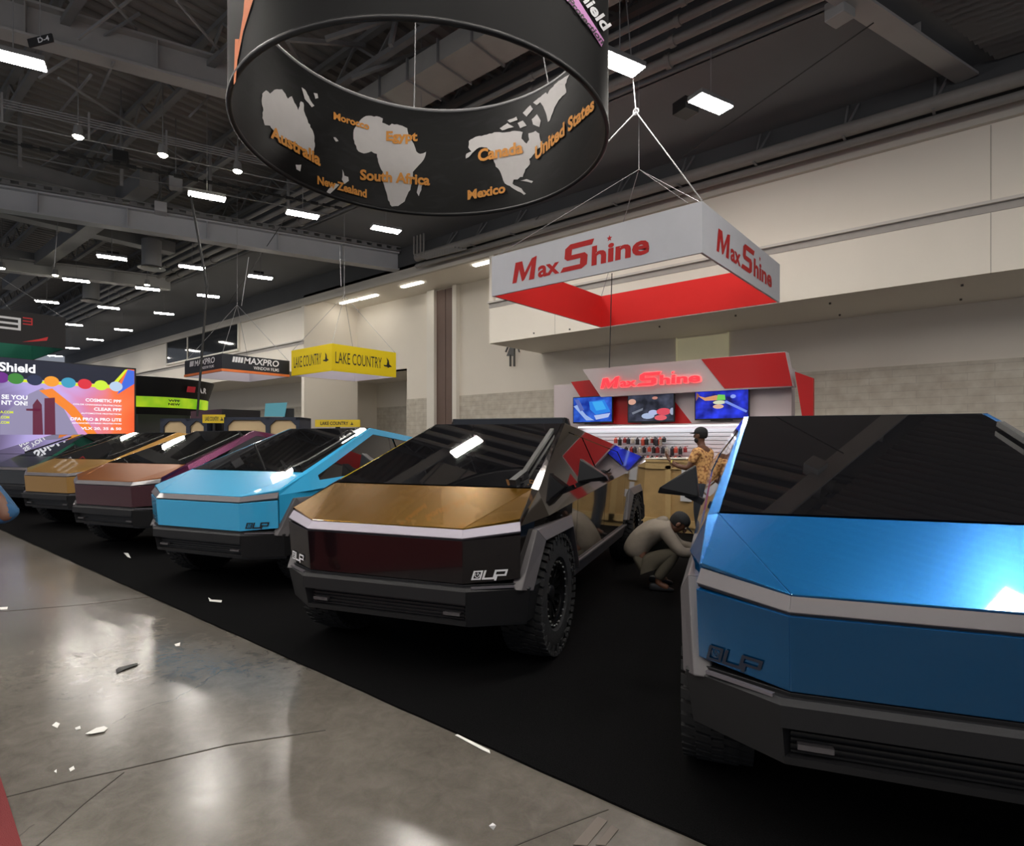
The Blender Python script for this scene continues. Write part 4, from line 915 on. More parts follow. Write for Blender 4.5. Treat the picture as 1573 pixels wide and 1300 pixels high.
def truck(x, y, rz, label, pm, hoodm=None, facm=None, logo=None, roofbar=False, stripm=None):
    t = empty('pickup_truck', (x, y, .012), rz, label=label, cat='pickup truck', group='angular electric pickup trucks lined up on the black carpet')
    hoodm = hoodm or pm; facm = facm or pm; stripm = stripm or mat('light_bar_grey', (.10, .09, .098), .45, coat=.1)
    # hood
    mb = MB(); up = (0, 0, 1)
    mb.slab([(-A[0], A[1], A[2]), A, C, (-C[0], C[1], C[2])], .02, nrm=up)
    for s in (-1, 1): mb.slab(mir([A, Bp, C], s), .02, nrm=up)
    mb.build('hood', hoodm, t, bevel=.004)
    # inner dark core so nothing shows through
    co = MB(); co.box(-.83, .83, .55, 3.05, .38, 1.02).box(-.70, .70, -.6, 4.35, .36, .95)
    co.slab([(-.76, -.1, 1.20), (.76, -.1, 1.20), (.66, 1.2, 1.70), (-.66, 1.2, 1.70)], .25, nrm=up).box(-.80, .80, .9, 4.4, .9, 1.18)
    co.build('underbody', BLACKP, t)
    # windshield and roof
    g0 = (.852, -.178, 1.247)
    MB().slab([(-g0[0], g0[1], g0[2]), g0, (.668, 1.22, 1.752), (-.668, 1.22, 1.752)], .02, nrm=up).build('windshield', GLASSB, t)
    m1 = lerp(1.235, 4.5, .42); MB().slab([(-.70, 1.235, 1.757), (.70, 1.235, 1.757), (Ux(m1), m1, Uz(m1)), (-Ux(m1), m1, Uz(m1))], .02, nrm=up).build('glass_roof', GLASSB, t)
    mb = MB(); n = 18
    for i in range(n):
        ya = lerp(m1 + .02, 4.45, i / n); yb = lerp(m1 + .02, 4.45, (i + .86) / n); mb.slab([(-Ux(ya) + .04, ya, Uz(ya)), (Ux(ya) - .04, ya, Uz(ya)), (Ux(yb) - .04, yb, Uz(yb)), (-Ux(yb) + .04, yb, Uz(yb))], .02, nrm=up)
    mb.build('bed_cover', TRIMP, t)
    MB().slab([(-.95, 4.5, 1.34), (.95, 4.5, 1.34), (.95, 4.42, .66), (-.95, 4.42, .66)], .03, nrm=(0, 1, 0)).build('tailgate', pm, t)
    MB().box(-.86, .86, 4.5, 4.52, 1.26, 1.30).build('tail_light', mat('tail_red', (.3, .01, .01), .3), t)
    MB().box(-.97, .97, 4.3, 4.55, .45, .66).build('rear_bumper', TRIMP, t, bevel=.02)
    # cabin side facets
    dn = .02
    for s in (-1, 1):
        mb = MB()
        nr_ = (s, 0, .3); tip = -.03; L1 = lambda y: Sh(y) + .09; L2 = lambda y: Uz(y) - .085
        def q(ylist_zs): return mir([PU(a, b) for a, b in ylist_zs], s)
        mb.slab(q([(-.61, Sh(-.61)), (-.19, Sh(-.19)), (-.19, Uz(-.19)), (-.61, Uz(-.61))]), dn, nrm=nr_)
        mb.slab(q([(-.19, Sh(-.19)), (tip, Sh(tip)), (tip, Uz(tip)), (-.19, Uz(-.19))]), dn, nrm=nr_)
        sy = [tip, .6, 1.235, 2.1, 2.95]
        for a, b in zip(sy[:-1], sy[1:]):
            mb.slab(q([(a, Sh(a)), (b, Sh(b)), (b, L1(b)), (a, L1(a))]), dn, nrm=nr_)
            mb.slab(q([(a, L2(a)), (b, L2(b)), (b, Uz(b)), (a, Uz(a))]), dn, nrm=nr_)
        mb.slab(q([(2.95, Sh(2.95)), (4.5, Sh(4.5)), (4.5, Uz(4.5)), (2.95, Uz(2.95))]), dn, nrm=nr_)
        mb.slab(mir([Bp, C, (Ux(-.19), -.19, Uz(-.19)), (Ux(-.61), -.61, Uz(-.61))], s), .015, nrm=(0, 0, 1))
        mb.slab(mir([(C[0] - .004, C[1], C[2] + .004), (.672, 1.235, 1.757), (Ux(1.235), 1.235, 1.755), (Ux(-.19), -.19, Uz(-.19))], s), .015, nrm=(0, 0, 1))
        for nm, sy2 in (('front_side_window', [tip, .6, 1.235, 1.62]), ('rear_side_window', [1.66, 2.3, 2.94])):
            gm = MB()
            for a, b in zip(sy2[:-1], sy2[1:]):
                pts = [(a, L1(a)), (b, L1(b)), (b, L2(b)), (a, L2(a))]
                if abs(L2(a) - L1(a)) < .02: pts = pts[:3]
                gm.slab([Vector(p) - Vector((s, 0, .3)).normalized() * .006 for p in q(pts)], .012, nrm=nr_)
            gm.build(nm, GLASSB, t)
        # lower side
        def ql(pts): return mir([PLo(a, b) for a, b in pts], s)
        mb.slab(ql([(-.585, .66), (-.61, 1.03), (-.42, Sh(-.42)), (-.42, .97), (-.56, .70)]), dn, nrm=(s, 0, 0))
        mb.slab(ql([(-.42, .95), (-.42, Sh(-.42)), (.45, Sh(.45)), (.45, .95)]), dn, nrm=(s, 0, 0))
        mb.slab(ql([(.45, .95), (.45, Sh(.45)), (.62, Sh(.62)), (.62, .60)]), dn, nrm=(s, 0, 0))
        mb.slab(ql([(2.86, .60), (2.86, Sh(2.86)), (3.2, Sh(3.2)), (3.2, .95), (3.0, .56)]), dn, nrm=(s, 0, 0))
        mb.slab(ql([(3.2, .95), (3.2, Sh(3.2)), (4.06, Sh(4.06)), (4.06, .95)]), dn, nrm=(s, 0, 0))
        mb.slab(ql([(4.06, .95), (4.06, Sh(4.06)), (4.5, Sh(4.5)), (4.44, .62), (4.25, .62)]), dn, nrm=(s, 0, 0))
        for nm, a, b in (('front_door', .628, 1.74), ('rear_door', 1.748, 2.852)):
            MB().slab(ql([(a, .56), (a, Sh(a) - .002), (b, Sh(b) - .002), (b, .56)]), dn, nrm=(s, 0, 0)).build(nm, pm, t, bevel=.003)
        MB().slab([(s * .975, .66, .56), (s * .975, 2.98, .56), (s * .93, 2.98, .42), (s * .93, .66, .42)], .06, nrm=(s, 0, 0)).box(s * .97, s * .985, .66, 2.98, .55, .565).build('side_sill', FLAREP, t)
        # trapezoid wheel-arch flares
        for yc in (0, 3.63):
            out = [(-.655, .62), (-.44, .985), (.44, .985), (.66, .52)]; inn = [(-.555, .60), (-.36, .90), (.36, .90), (.565, .52)]
            fm = MB()
            for k in range(3):
                o1, o2, i1, i2 = out[k], out[k + 1], inn[k], inn[k + 1]
                def F(p, xx): return Vector((s * xx, yc + p[0], p[1]))
                xo, xi = .985, 1.02
                if yc == 0: 
                    fx = lambda p: (.95 if p[0] < -.6 else .985)
                else: fx = lambda p: .985
                V = [F(o1, fx(o1)), F(o2, fx(o2)), F(i2, 1.025), F(i1, 1.025 if i1[0] > -.5 else 1.0), F(i2, .86), F(i1, .86), F(o2, .9), F(o1, .88)]
                fm.add(V, [(0, 1, 2, 3), (3, 2, 4, 5), (5, 4, 6, 7), (7, 6, 1, 0), (0, 3, 5, 7), (1, 6, 4, 2)])
            fm.build('fender_flare', FLAREP, t, bevel=.006)
            w_ = inst('wheel', TY_[0], t, (s * .862, yc, .449), 0 if s > 0 else math.pi)
            for nm, k in (('rim', 1), ('hub_cap', 2)): inst(nm, TY_[k], w_)
        # mirror
        mm = MB(); y0 = .62
        V = [(s * .98, y0, 1.235), (s * 1.24, y0 + .06, 1.25), (s * 1.22, y0 + .02, 1.29), (s * 1.0, y0 + .02, 1.44), (s * .98, y0 + .14, 1.235), (s * 1.22, y0 + .17, 1.25), (s * 1.21, y0 + .15, 1.29), (s * 1.0, y0 + .13, 1.43)]
        mm.add(V, [(0, 1, 2, 3), (4, 7, 6, 5), (0, 4, 5, 1), (1, 5, 6, 2), (2, 6, 7, 3), (3, 7, 4, 0)])
        mo = mm.build('side_mirror', BLACKP, t, bevel=.012); MB().bar((s * .955, y0 + .1, 1.20), (s * 1.06, y0 + .1, 1.25), .08, .04).build('mirror_arm', TRIMP, mo)
        mb.build('body_side', pm, t)
    # front: light bar, fascia, bumper
    f0 = [(-.925, -.61), (-.60, -.79), (.60, -.79), (.925, -.61)]
    def band(z0, z1, off0, off1, dz, nm, m, mi=None, th=.03):
        mb = MB()
        for k in range(3):
            a, b = f0[k], f0[k + 1]
            za = dz if k in (0,) else 0; zb = dz if k == 2 else 0
            mb.slab([(a[0] * (1 + off1 * .02), a[1] - off1 * .04, z1 + za), (b[0] * (1 + off1 * .02), b[1] - off1 * .04, z1 + zb), (b[0] * (1 + off0 * .02), b[1] - off0 * .04, z0 + zb * .9), (a[0] * (1 + off0 * .02), a[1] - off0 * .04, z0 + za * .9)], th, nrm=(0, -1, 0))
        return mb.build(nm, m, t, bevel=.003)
    band(.962, 1.014, .9, 0, .045, 'light_bar', stripm)
    band(.945, .962, .6, .6, .045, 'lamp_recess', BLACKP)
    band(.665, .948, .35, .9, .03, 'front_fascia', facm)
    band(.60, .66, .2, .2, .0, 'lower_gap', BLACKP, th=.08)
    pf = lambda k, e, z: (f0[k][0] * (1 + e * .03), f0[k][1] - e * .04, z)
    bp = MB()
    plan = [(-1.005, -.33), (-.985, -.60), (-.64, -.84), (.64, -.84), (.985, -.60), (1.005, -.33)]
    for k in range(5):
        a, b = plan[k], plan[k + 1]
        ai, bi = (a[0] * .97, a[1] + .05), (b[0] * .97, b[1] + .05)
        if k == 2:
            zs = ((.545, .625), (.395, .425))
        else: zs = ((.395, .625),)
        for z0, z1 in zs:
            lo = .97 if z0 < .4 else 1.0
            V = [(a[0], a[1], z1), (b[0], b[1], z1), (b[0] * lo, b[1] + (.04 if z0 < .4 else 0), z0), (a[0] * lo, a[1] + (.04 if z0 < .4 else 0), z0)]
            if z0 < .4 and z1 < .5: V = [(a[0] * .985, a[1] + .035, z1), (b[0] * .985, b[1] + .035, z1), (b[0] * .97, b[1] + .04, z0), (a[0] * .97, a[1] + .04, z0)]
            V2 = [(v[0] * .9, v[1] + .12, v[2]) for v in V]
            bp.add(V + V2, [(0, 1, 2, 3), (7, 6, 5, 4), (0, 4, 5, 1), (3, 2, 6, 7), (0, 3, 7, 4), (1, 5, 6, 2)])
        if True:  # raised top lip
            V = [(a[0], a[1], .625), (b[0], b[1], .625), (b[0] * .985, b[1] + .02, .645), (a[0] * .985, a[1] + .02, .645), (a[0] * .9, a[1] + .12, .645), (b[0] * .9, b[1] + .12, .645)]
            bp.add(V, [(0, 1, 2, 3), (3, 2, 5, 4)])
    bo_ = bp.build('front_bumper', TRIMP, t)
    gr = MB().box(-.62, .62, -.76, -.74, .40, .56)
    for k in range(5): gr.box(-.60, .60, -.775, -.76, .432 + k * .023, .440 + k * .023)
    gr.build('grille', BLACKP, bo_)
    for s in (-1, 1): MB().box(s * .46, s * .58, -.80, -.77, .455, .475).build('tow_hook', FLAREP, bo_)
    MB().slab([(-.93, -.50, .40), (-.60, -.70, .40), (.60, -.70, .40), (.93, -.50, .40), (.8, .0, .33), (-.8, 0, .33)], .04, nrm=up).build('skid_plate', BLACKP, t)
    # fog lamp slits above the bumper corners
    for s in (-1, 1):
        MB().bar((s * .66, -.80, .645), (s * .90, -.655, .645), .02, .012).build('fog_lamp', mat('lamp_slit', (.16, .15, .17), .3, metal=.4), t)
    # wiper along the driver's pillar
    a = Vector((.74, -.12, 1.30)); b = Vector((.66, .95, 1.685))
    MB().bar(a, b, .035, .03).bar(Vector((.70, -.16, 1.275)), a + Vector((.0, .12, .04)), .06, .05).build('wiper', BLACKP, t)
    if roofbar:
        ro_ = MB().box(-.63, .63, 1.48, 1.58, 1.735, 1.822).build('roof_light_bar', BLACKP, t, bevel=.008); MB().box(-.61, .61, 1.475, 1.48, 1.745, 1.812).build('lamp_lens', GLASSB, ro_)
        for s in (-1, 1): MB().slab([(s * .58, 1.52, 1.70), (s * .68, 1.52, 1.70), (s * .645, 1.52, 1.81), (s * .6, 1.52, 1.81)], .05, nrm=(0, -1, 0)).build('bar_bracket', BLACKP, ro_)
    if logo:
        for s in (-1, 1):
            fp = lambda q, off, z: Vector((s * abs(q[0]) * (1 + off * .02), q[1] - off * .04, z))
            b0, b1, t0, t1 = fp(f0[2], .35, .665), fp(f0[3], .35, .665), fp(f0[2], .9, .948), fp(f0[3], .9, .978)
            def lf(u, v, l, b0=b0, b1=b1, t0=t0, t1=t1, s=s):
                e = .14 + u / .36 if s > 0 else .90 - u / .36; v = .10 + v / .29
                p = (b0.lerp(b1, e)).lerp(t0.lerp(t1, e), v); n = (b1 - b0).cross(t0 - b0) * s; return p + n.normalized() * l
            decal('logo', uplogo(Flat(), .22), lf, logo, t, .006)
    return t
TY_ = tyre_meshes()
azure = paint('azure_metallic_wrap', srgb(0, 132, 220), .26, .75, flip=(.0, .095, .26))  # darker front of the metallic blue is shading put into the colour
truck(-.28, 3.27, R(19.6), 'metallic blue angular pickup truck filling the right edge, nearest the camera', azure, logo=mat('logo_navy', (.01, .015, .03), .4))
amber = paint('dark_chrome_wrap', (.055, .048, .045), .06, .85, coat=1.0)
amberh = paint('amber_shift_wrap', srgb(140, 98, 0), .24, .85, flip=(.17, .085, .001), coat=.5)
maroon = paint('maroon_black_wrap', (.004, .002, .003), .12, .0, coat=.35)
truck(-3.46, 3.27, R(18.4), 'dark pickup truck with an amber hood and roof light bar, centre of the row', amber, amberh, maroon, logo=INKW, roofbar=True, stripm=mat('light_bar_lilac', (.42, .39, .46), .3, coat=.5))
cyan = paint('light_blue_wrap', srgb(52, 168, 220), .25, .0)
truck(-6.72, 3.43, R(16.6), 'light sky-blue pickup truck left of the amber-hooded one', cyan, logo=INKB)
purp = paint('plum_wrap', srgb(88, 26, 66), .22, .6); copper = paint('copper_wrap', srgb(170, 100, 48), .28, .6)
truck(-10.0, 3.5, R(16.8), 'plum pickup truck with a copper hood behind the sky-blue one', purp, copper, paint('plum_front_wrap', srgb(78, 34, 46), .22, .5))
gold = paint('tan_gold_wrap', srgb(178, 134, 66), .3, .5)
truck(-13.3, 3.55, R(16.8), 'tan gold pickup truck, third from the left end of the row', gold)
blk = paint('black_wrap', (.012, .014, .016), .12, .4)
truck(-16.6, 3.6, R(16.8), 'glossy black pickup truck left of the tan gold one', blk)
truck(-19.9, 3.6, R(16.8), 'dark green-black pickup truck farthest left, half cut by the frame', paint('green_black_wrap', (.010, .02, .018), .15, .4))

# ================================================================== PEOPLE
def skin_mesh(name, joints, edges, m, parent, sub=2, smooth=True):
    """one continuous skinned surface; joints = {key: ((x,y,z), (rx, ry))}"""
    ks = list(joints); me = bpy.data.meshes.new(name); me.from_pydata([joints[k][0] for k in ks], [(ks.index(a), ks.index(b)) for a, b in edges], [])
    ob = bpy.data.objects.new(name, me); COL.objects.link(ob)
    md = ob.modifiers.new('s', 'SKIN'); md.use_smooth_shade = True
    for i, k in enumerate(ks):
        r = joints[k][1]; sv = me.skin_vertices[0].data[i]; sv.radius = (r, r) if not isinstance(r, tuple) else r; sv.use_root = (i == 0)
    s2 = ob.modifiers.new('sub', 'SUBSURF'); s2.levels = sub; s2.render_levels = sub
    dg = bpy.context.evaluated_depsgraph_get(); dg.update(); nm = bpy.data.meshes.new_from_object(ob.evaluated_get(dg))
    bpy.data.objects.remove(ob); bpy.data.meshes.remove(me); nm.name = name; nm.materials.clear(); nm.materials.append(m)
    nm.polygons.foreach_set('use_smooth', [True] * len(nm.polygons))
    o = bpy.data.objects.new(name, nm); COL.objects.link(o); o.parent = parent; return o
def chain(J, E, pre, start, pts):
    last = start
    for i, (p, r) in enumerate(pts): k = '%s%d' % (pre, i); J[k] = (tuple(p), r); E.append((last, k)); last = k
    return last
def hand(J, E, pre, wrist_key, wp, fdir, side, curl=.4):
    """palm and five fingers, fdir = pointing direction, side = direction of the thumb"""
    wp, f, s = Vector(wp), Vector(fdir).normalized(), Vector(side).normalized(); n = f.cross(s).normalized()
    J[pre + 'p'] = (tuple(wp + f * .05), (.034, .018)); E.append((wrist_key, pre + 'p'))
    for k, (o_, L_) in enumerate(((.030, .070), (.010, .080), (-.010, .075), (-.030, .058))):
        b = wp + f * .095 + s * o_; chain(J, E, pre + 'f%d' % k, pre + 'p', [(b, .0095), (b + f * L_ * .5 - n * curl * .02, .009), (b + f * L_ * .8 - n * curl * .055, .008)])
    b = wp + f * .035 + s * .042; chain(J, E, pre + 't', pre + 'p', [(b, .011), (b + f * .03 + s * .012, .010), (b + f * .055 + s * .012 - n * .01, .009)])
def head(parent, c, fwd, up=Z_, skin=SKIN, beard=None, hair=None, cap=None, glasses=False, brim_down=.0):
    """shaped head: skull, jaw, nose, ears, eyes, lips"""
    c, f, u = Vector(c), Vector(fwd).normalized(), Vector(up).normalized(); u = (u - f * u.dot(f)).normalized(); s = f.cross(u)
    return c, f, u, s
def head_parts(parent, c, fwd, up, beard=None, cap=None, hairm=None):
    c, f, u, s = head(parent, c, fwd, up)
    M = lambda a, b, d: c + s * a + f * b + u * d
    def blob(nm, ctr, ra, rb, rc, m, shape=None, n=16, par=parent):
        mb = MB(); vs = []; rings = 12
        for i in range(rings + 1):
            ph = math.pi * i / rings
            for j in range(n):
                th = 2 * math.pi * j / n; a, b, d = ra * math.sin(ph) * math.cos(th), rb * math.sin(ph) * math.sin(th), rc * math.cos(ph)
                if shape: a, b, d = shape(a, b, d)
                vs.append(M(ctr[0] + a, ctr[1] + b, ctr[2] + d))
        fs = [(i * n + j, i * n + (j + 1) % n, (i + 1) * n + (j + 1) % n, (i + 1) * n + j) for i in range(rings) for j in range(n)]
        return mb.add(vs, fs).build(nm, m, par, smooth=True)
    eyem = mat('eye_dark', (.03, .02, .02), .2)
    for sg in (-1, 1):
        blob('ear', (sg * .078, -.005, -.01), .012, .02, .032, SKIN); blob('eye', (sg * .032, .083, .012), .013, .009, .008, mat('eye_white', (.6, .58, .55), .3)); blob('iris', (sg * .032, .091, .012), .006, .003, .006, eyem)
    blob('nose', (0, .098, -.018), .015, .020, .024, SKIN); blob('mouth', (0, .088, -.058), .024, .010, .009, mat('lips', srgb(110, 60, 52), .5))
    if hairm: blob('hair', (0, -.014, .02), .084, .098, .105, hairm, lambda a, b, d: (a, b if b < .03 else .03, d if d > -.07 else -.07))
    if beard: blob('beard', (0, .035, -.075), .068, .062, .055, beard, lambda a, b, d: (a, b, d if d < .03 else .03))
    if cap:
        cp_ = blob('cap', (0, -.006, .045), .089, .104, .085, cap, lambda a, b, d: (a, b, max(d, -.015)))
        mb = MB(); n = 10; vs = []
        for t_ in (0, .008):
            for i in range(n + 1):
                th = math.pi * i / n; vs.append(M(.080 * math.cos(th), .075 + .0 * i, .035 + t_)); vs.append(M(.072 * math.cos(th), .085 + .085 * math.sin(th), .022 + t_))
        k = 2 * (n + 1); fs = []
        for i in range(n):
            fs += [(2 * i, 2 * i + 1, 2 * i + 3, 2 * i + 2), (k + 2 * i, k + 2 * i + 2, k + 2 * i + 3, k + 2 * i + 1), (2 * i + 1, k + 2 * i + 1, k + 2 * i + 3, 2 * i + 3)]
        mb.add(vs, fs).build('cap_brim', cap, cp_)
def shoe(parent, p, fwd, m):
    p, f = Vector(p), Vector(fwd).normalized(); s = f.cross(Z_)
    mb = MB(); prof = [(-.09, .032, .085), (-.04, .040, .10), (.05, .042, .075), (.13, .046, .05), (.18, .03, .035)]; vs = []
    for a, w_, h in prof: vs += [p + f * a - s * w_, p + f * a + s * w_, p + f * a + s * w_ * .7 + Z_ * h, p + f * a - s * w_ * .7 + Z_ * h]
    fs = [(3, 2, 1, 0), (16, 17, 18, 19)]
    for i in range(4):
        for j in range(4): fs.append((4 * i + j, 4 * i + (j + 1) % 4, 4 * i + 4 + (j + 1) % 4, 4 * i + 4 + j))
    o = mb.add(vs, fs).build('shoe', m, parent, smooth=True); sb = o.modifiers.new('s', 'SUBSURF'); sb.levels = 1; sb.render_levels = 1
def headjoints(J, E, neck, c, f, u=Z_):
    c, f, u = Vector(c), Vector(f), Vector(u); chain(J, E, 'hd', neck, [(c - u * .075 + f * .012, (.062, .066)), (c - u * .02 + f * .006, (.075, .090)), (c + u * .045, (.074, .092)), (c + u * .085 - f * .01, (.050, .062))])
# --- standing man in a floral shirt (figure faces -Y before turning)
pz = atD(1079, 677, 8.9)
p1 = empty('person', (pz.x, pz.y, .012), R(-95), label='person standing at the crate in a tan floral shirt, black cap, arm raised', cat='person')
F_ = Vector((0, -1, 0))
J, E = {}, []
J['pel'] = ((0, .01, .95), (.125, .09)); 
chain(J, E, 'sp', 'pel', [((0, .01, 1.12), (.155, .115)), ((0, .0, 1.30), (.165, .12)), ((0, .0, 1.42), (.14, .095)), ((0, -.005, 1.50), (.055, .055))])
headjoints(J, E, 'sp3', (0, -.03, 1.66), F_)
for sg in (-1, 1):
    chain(J, E, 'L%d' % sg, 'pel', [((sg * .095, .01, .86), .070), ((sg * .11, -.01, .50), .062), ((sg * .115, .02, .28), .052), ((sg * .12, .03, .09), .038), ((sg * .13, -.08, .035), .034)])
# left arm (nearest the camera) bent forward, forearm raised; right arm bent lower
chain(J, E, 'AL', 'sp2', [((.19, .0, 1.41), .058), ((.25, -.10, 1.17), .046), ((.22, -.30, 1.20), .036), ((.20, -.42, 1.27), .026)]); hand(J, E, 'HL', 'AL3', (.20, -.42, 1.27), (-.05, -.7, .7), (-.5, -.3, .6), .9)
chain(J, E, 'AR', 'sp2', [((-.19, .0, 1.41), .058), ((-.25, -.08, 1.16), .046), ((-.18, -.30, 1.14), .036), ((-.12, -.42, 1.18), .026)]); hand(J, E, 'HR', 'AR3', (-.12, -.42, 1.18), (.2, -.8, .2), (.4, -.1, .8), .9)
skin_mesh('body', J, E, SKIN, p1)
def floral():
    m = mat('floral_shirt', srgb(190, 125, 70), .8); nt = m.node_tree; b = nt.nodes['Principled BSDF']; tc = nt.nodes.new('ShaderNodeTexCoord'); v = nt.nodes.new('ShaderNodeTexVoronoi'); v.inputs['Scale'].default_value = 26
    n = nt.nodes.new('ShaderNodeTexNoise'); n.inputs['Scale'].default_value = 30; nt.links.new(tc.outputs['Object'], n.inputs['Vector']); nt.links.new(tc.outputs['Object'], v.inputs['Vector'])
    c = nt.nodes.new('ShaderNodeValToRGB'); c.color_ramp.elements[0].position = .42; c.color_ramp.elements[0].color = srgb(215, 165, 105) + (1,); c.color_ramp.elements[1].position = .85; c.color_ramp.elements[1].color = srgb(120, 60, 35) + (1,)
    nt.links.new(v.outputs['Distance'], c.inputs['Fac']); nt.links.new(c.outputs['Color'], b.inputs['Base Color']); return m
J, E = {}, []
J['a'] = ((0, .01, .86), (.185, .145)); chain(J, E, 's', 'a', [((0, .01, 1.05), (.180, .14)), ((0, .0, 1.28), (.185, .14)), ((0, .0, 1.43), (.165, .125)), ((0, .0, 1.50), (.080, .078))])
chain(J, E, 'l', 's2', [((.19, .0, 1.42), .072), ((.235, -.07, 1.24), .068)]); chain(J, E, 'r', 's2', [((-.19, .0, 1.42), .072), ((-.235, -.06, 1.24), .068)])
skin_mesh('shirt', J, E, floral(), p1)
def trousers(parent, m, pel, legs, r=(.16, .12)):
    J, E = {}, []; J['p'] = (pel, (r[0] * 1.0, r[1] * 1.05)); J['w'] = ((pel[0], pel[1] - (.03 if pel[2] < .5 else 0), pel[2] + .10), (r[0] * .86, r[1] * .9)); E.append(('p', 'w'))
    for i, l in enumerate(legs): chain(J, E, 'k%d' % i, 'p', l)
    return skin_mesh('trousers', J, E, m, parent)
JEAN = mat('dark_jeans', (.018, .022, .032), .85)
trousers(p1, JEAN, (0, .01, .92), [[((sg * .1, .01, .84), .102), ((sg * .11, -.01, .50), .078), ((sg * .115, .02, .28), .068), ((sg * .12, .03, .10), .062)] for sg in (-1, 1)])
head_parts(p1, (0, -.03, 1.67), F_, Z_, beard=mat('black_beard', (.01, .008, .008), .9), cap=mat('black_cap', (.012, .012, .014), .8), hairm=mat('black_hair', (.01, .009, .009), .9))
for sg in (-1, 1): shoe(p1, (sg * .12, .03, 0), F_, BLACKP)
MB().lathe([(-.012, .031), (.012, .031)], (.205, -.39, 1.255), 'y', 14).build('wristband', mat('yellow_band', (.6, .5, .1), .5), p1)
# --- crouching man in a grey hoodie working at the blue truck
pc_ = atD(1006, 677, 6.35)
p2 = empty('person', (pc_.x, pc_.y, .012), math.atan2(.45, .89) + R(90), label='person crouching beside the blue truck in a grey hoodie and black cap', cat='person')
J, E = {}, []
J['pel'] = ((0, .17, .33), (.115, .09))
chain(J, E, 'sp', 'pel', [((0, .17, .45), (.13, .10)), ((0, .06, .58), (.16, .12)), ((0, -.08, .66), (.12, .09)), ((0, -.16, .68), (.055, .055))])
hc, hf, hu = Vector((0, -.25, .70)), Vector((0, -.72, -.69)), Vector((0, -.69, .72)); headjoints(J, E, 'sp3', hc, hf, hu)
for sg in (-1, 1):
    kz = .50 if sg > 0 else .42
    chain(J, E, 'L%d' % sg, 'pel', [((sg * .11, .10, .31), .06), ((sg * .19, -.22, kz), .052), ((sg * .18, -.10, .26), .052), ((sg * .17, -.02, .09), .038), ((sg * .18, -.14, .035), .034)])
    chain(J, E, 'A%d' % sg, 'sp2', [((sg * .18, -.10, .62), .056), ((sg * .24, -.26, .42), .044), ((sg * .14, -.44, .42), .034), ((sg * .08, -.52, .44), .026)]); hand(J, E, 'H%d' % sg, 'A%d3' % sg, (sg * .08, -.52, .44), (-sg * .3, -.9, .1), (-sg * .2, -.1, .9), .8)
skin_mesh('body', J, E, SKIN, p2)
HOOD = mat('grey_hoodie', srgb(128, 118, 106), .9, var=.15, vscale=10, bump=1.0, bscale=9)
J, E = {}, []
J['a'] = ((0, .24, .30), (.17, .14)); chain(J, E, 's', 'a', [((0, .20, .44), (.185, .15)), ((0, .06, .60), (.195, .15)), ((0, -.08, .675), (.15, .12)), ((0, -.15, .70), (.085, .075))])
for sg in (-1, 1): chain(J, E, 'a%d' % sg, 's2', [((sg * .18, -.10, .63), .078), ((sg * .245, -.26, .42), .064), ((sg * .145, -.43, .42), .050)])
skin_mesh('hoodie', J, E, HOOD, p2)
J, E = {}, []; J['a'] = ((.0, -.15, .725), (.085, .045)); chain(J, E, 'h', 'a', [((0, -.08, .735), (.11, .05)), ((0, .0, .70), (.09, .04))]); skin_mesh('hood', J, E, HOOD, p2)
trousers(p2, mat('olive_trousers', srgb(74, 68, 56), .9, var=.15, vscale=8), (0, .21, .27), [[((sg * .11, .12, .27), .105), ((sg * .19, -.22, (.50 if sg > 0 else .42)), .082), ((sg * .18, -.10, .26), .070), ((sg * .17, -.02, .12), .060)] for sg in (-1, 1)], (.165, .13))
head_parts(p2, hc, hf, hu, cap=mat('black_cap', (.012, .012, .014), .8), hairm=mat('black_hair', (.01, .009, .009), .9))
for sg in (-1, 1): shoe(p2, (sg * .17, -.02, 0), (0, -1, 0), BLACKP)
# --- passer-by cut by the left edge, only the bent elbow is in the picture
pe = CAM + VD * 3.2 + RD * -3.10
p3 = empty('person', (pe.x, pe.y, 0), YAW + R(100), label='person in a blue denim jacket cut off by the left edge of the photo', cat='person')
# local: figure's left arm (+X) reaches towards the picture
J, E = {}, []
J['pel'] = ((0, .0, .95), (.125, .09)); chain(J, E, 'sp', 'pel', [((0, 0, 1.12), (.15, .11)), ((0, 0, 1.30), (.155, .115)), ((0, 0, 1.42), (.13, .09)), ((0, -.0, 1.50), (.052, .052))]); headjoints(J, E, 'sp3', (0, -.03, 1.65), F_)
ex = Vector((math.cos(R(-100)), math.sin(R(-100)), 0))      # picture-right in figure space
ew = ex * .36 + Z_ * 1.17
for sg in (-1, 1): chain(J, E, 'L%d' % sg, 'pel', [((sg * .095, .01, .86), .068), ((sg * .11, -.01, .50), .062), ((sg * .115, .02, .28), .05), ((sg * .12, .03, .09), .038), ((sg * .13, -.08, .035), .034)])
sa = (.19, -.02, 1.40); sb_ = (-.19, 0, 1.40)
chain(J, E, 'AL', 'sp2', [(sa, .056), (tuple(ew), .044), ((.0, -.24, 1.30), .034), ((-.05, -.22, 1.38), .026)]); hand(J, E, 'HL', 'AL3', (-.05, -.22, 1.38), (-.2, -.1, .9), (-.6, -.3, .1), .8)
chain(J, E, 'AR', 'sp2', [(sb_, .056), ((-.25, .02, 1.14), .044), ((-.26, -.05, .95), .034), ((-.26, -.08, .86), .026)]); hand(J, E, 'HR', 'AR3', (-.26, -.08, .86), (0, -.1, -1), (.3, -.8, 0), .5)
skin_mesh('body', J, E, SKIN, p3)
DEN = mat('denim_jacket', srgb(28, 74, 112), .85, var=.2, vscale=12, bump=.4, bscale=20)
J, E = {}, []
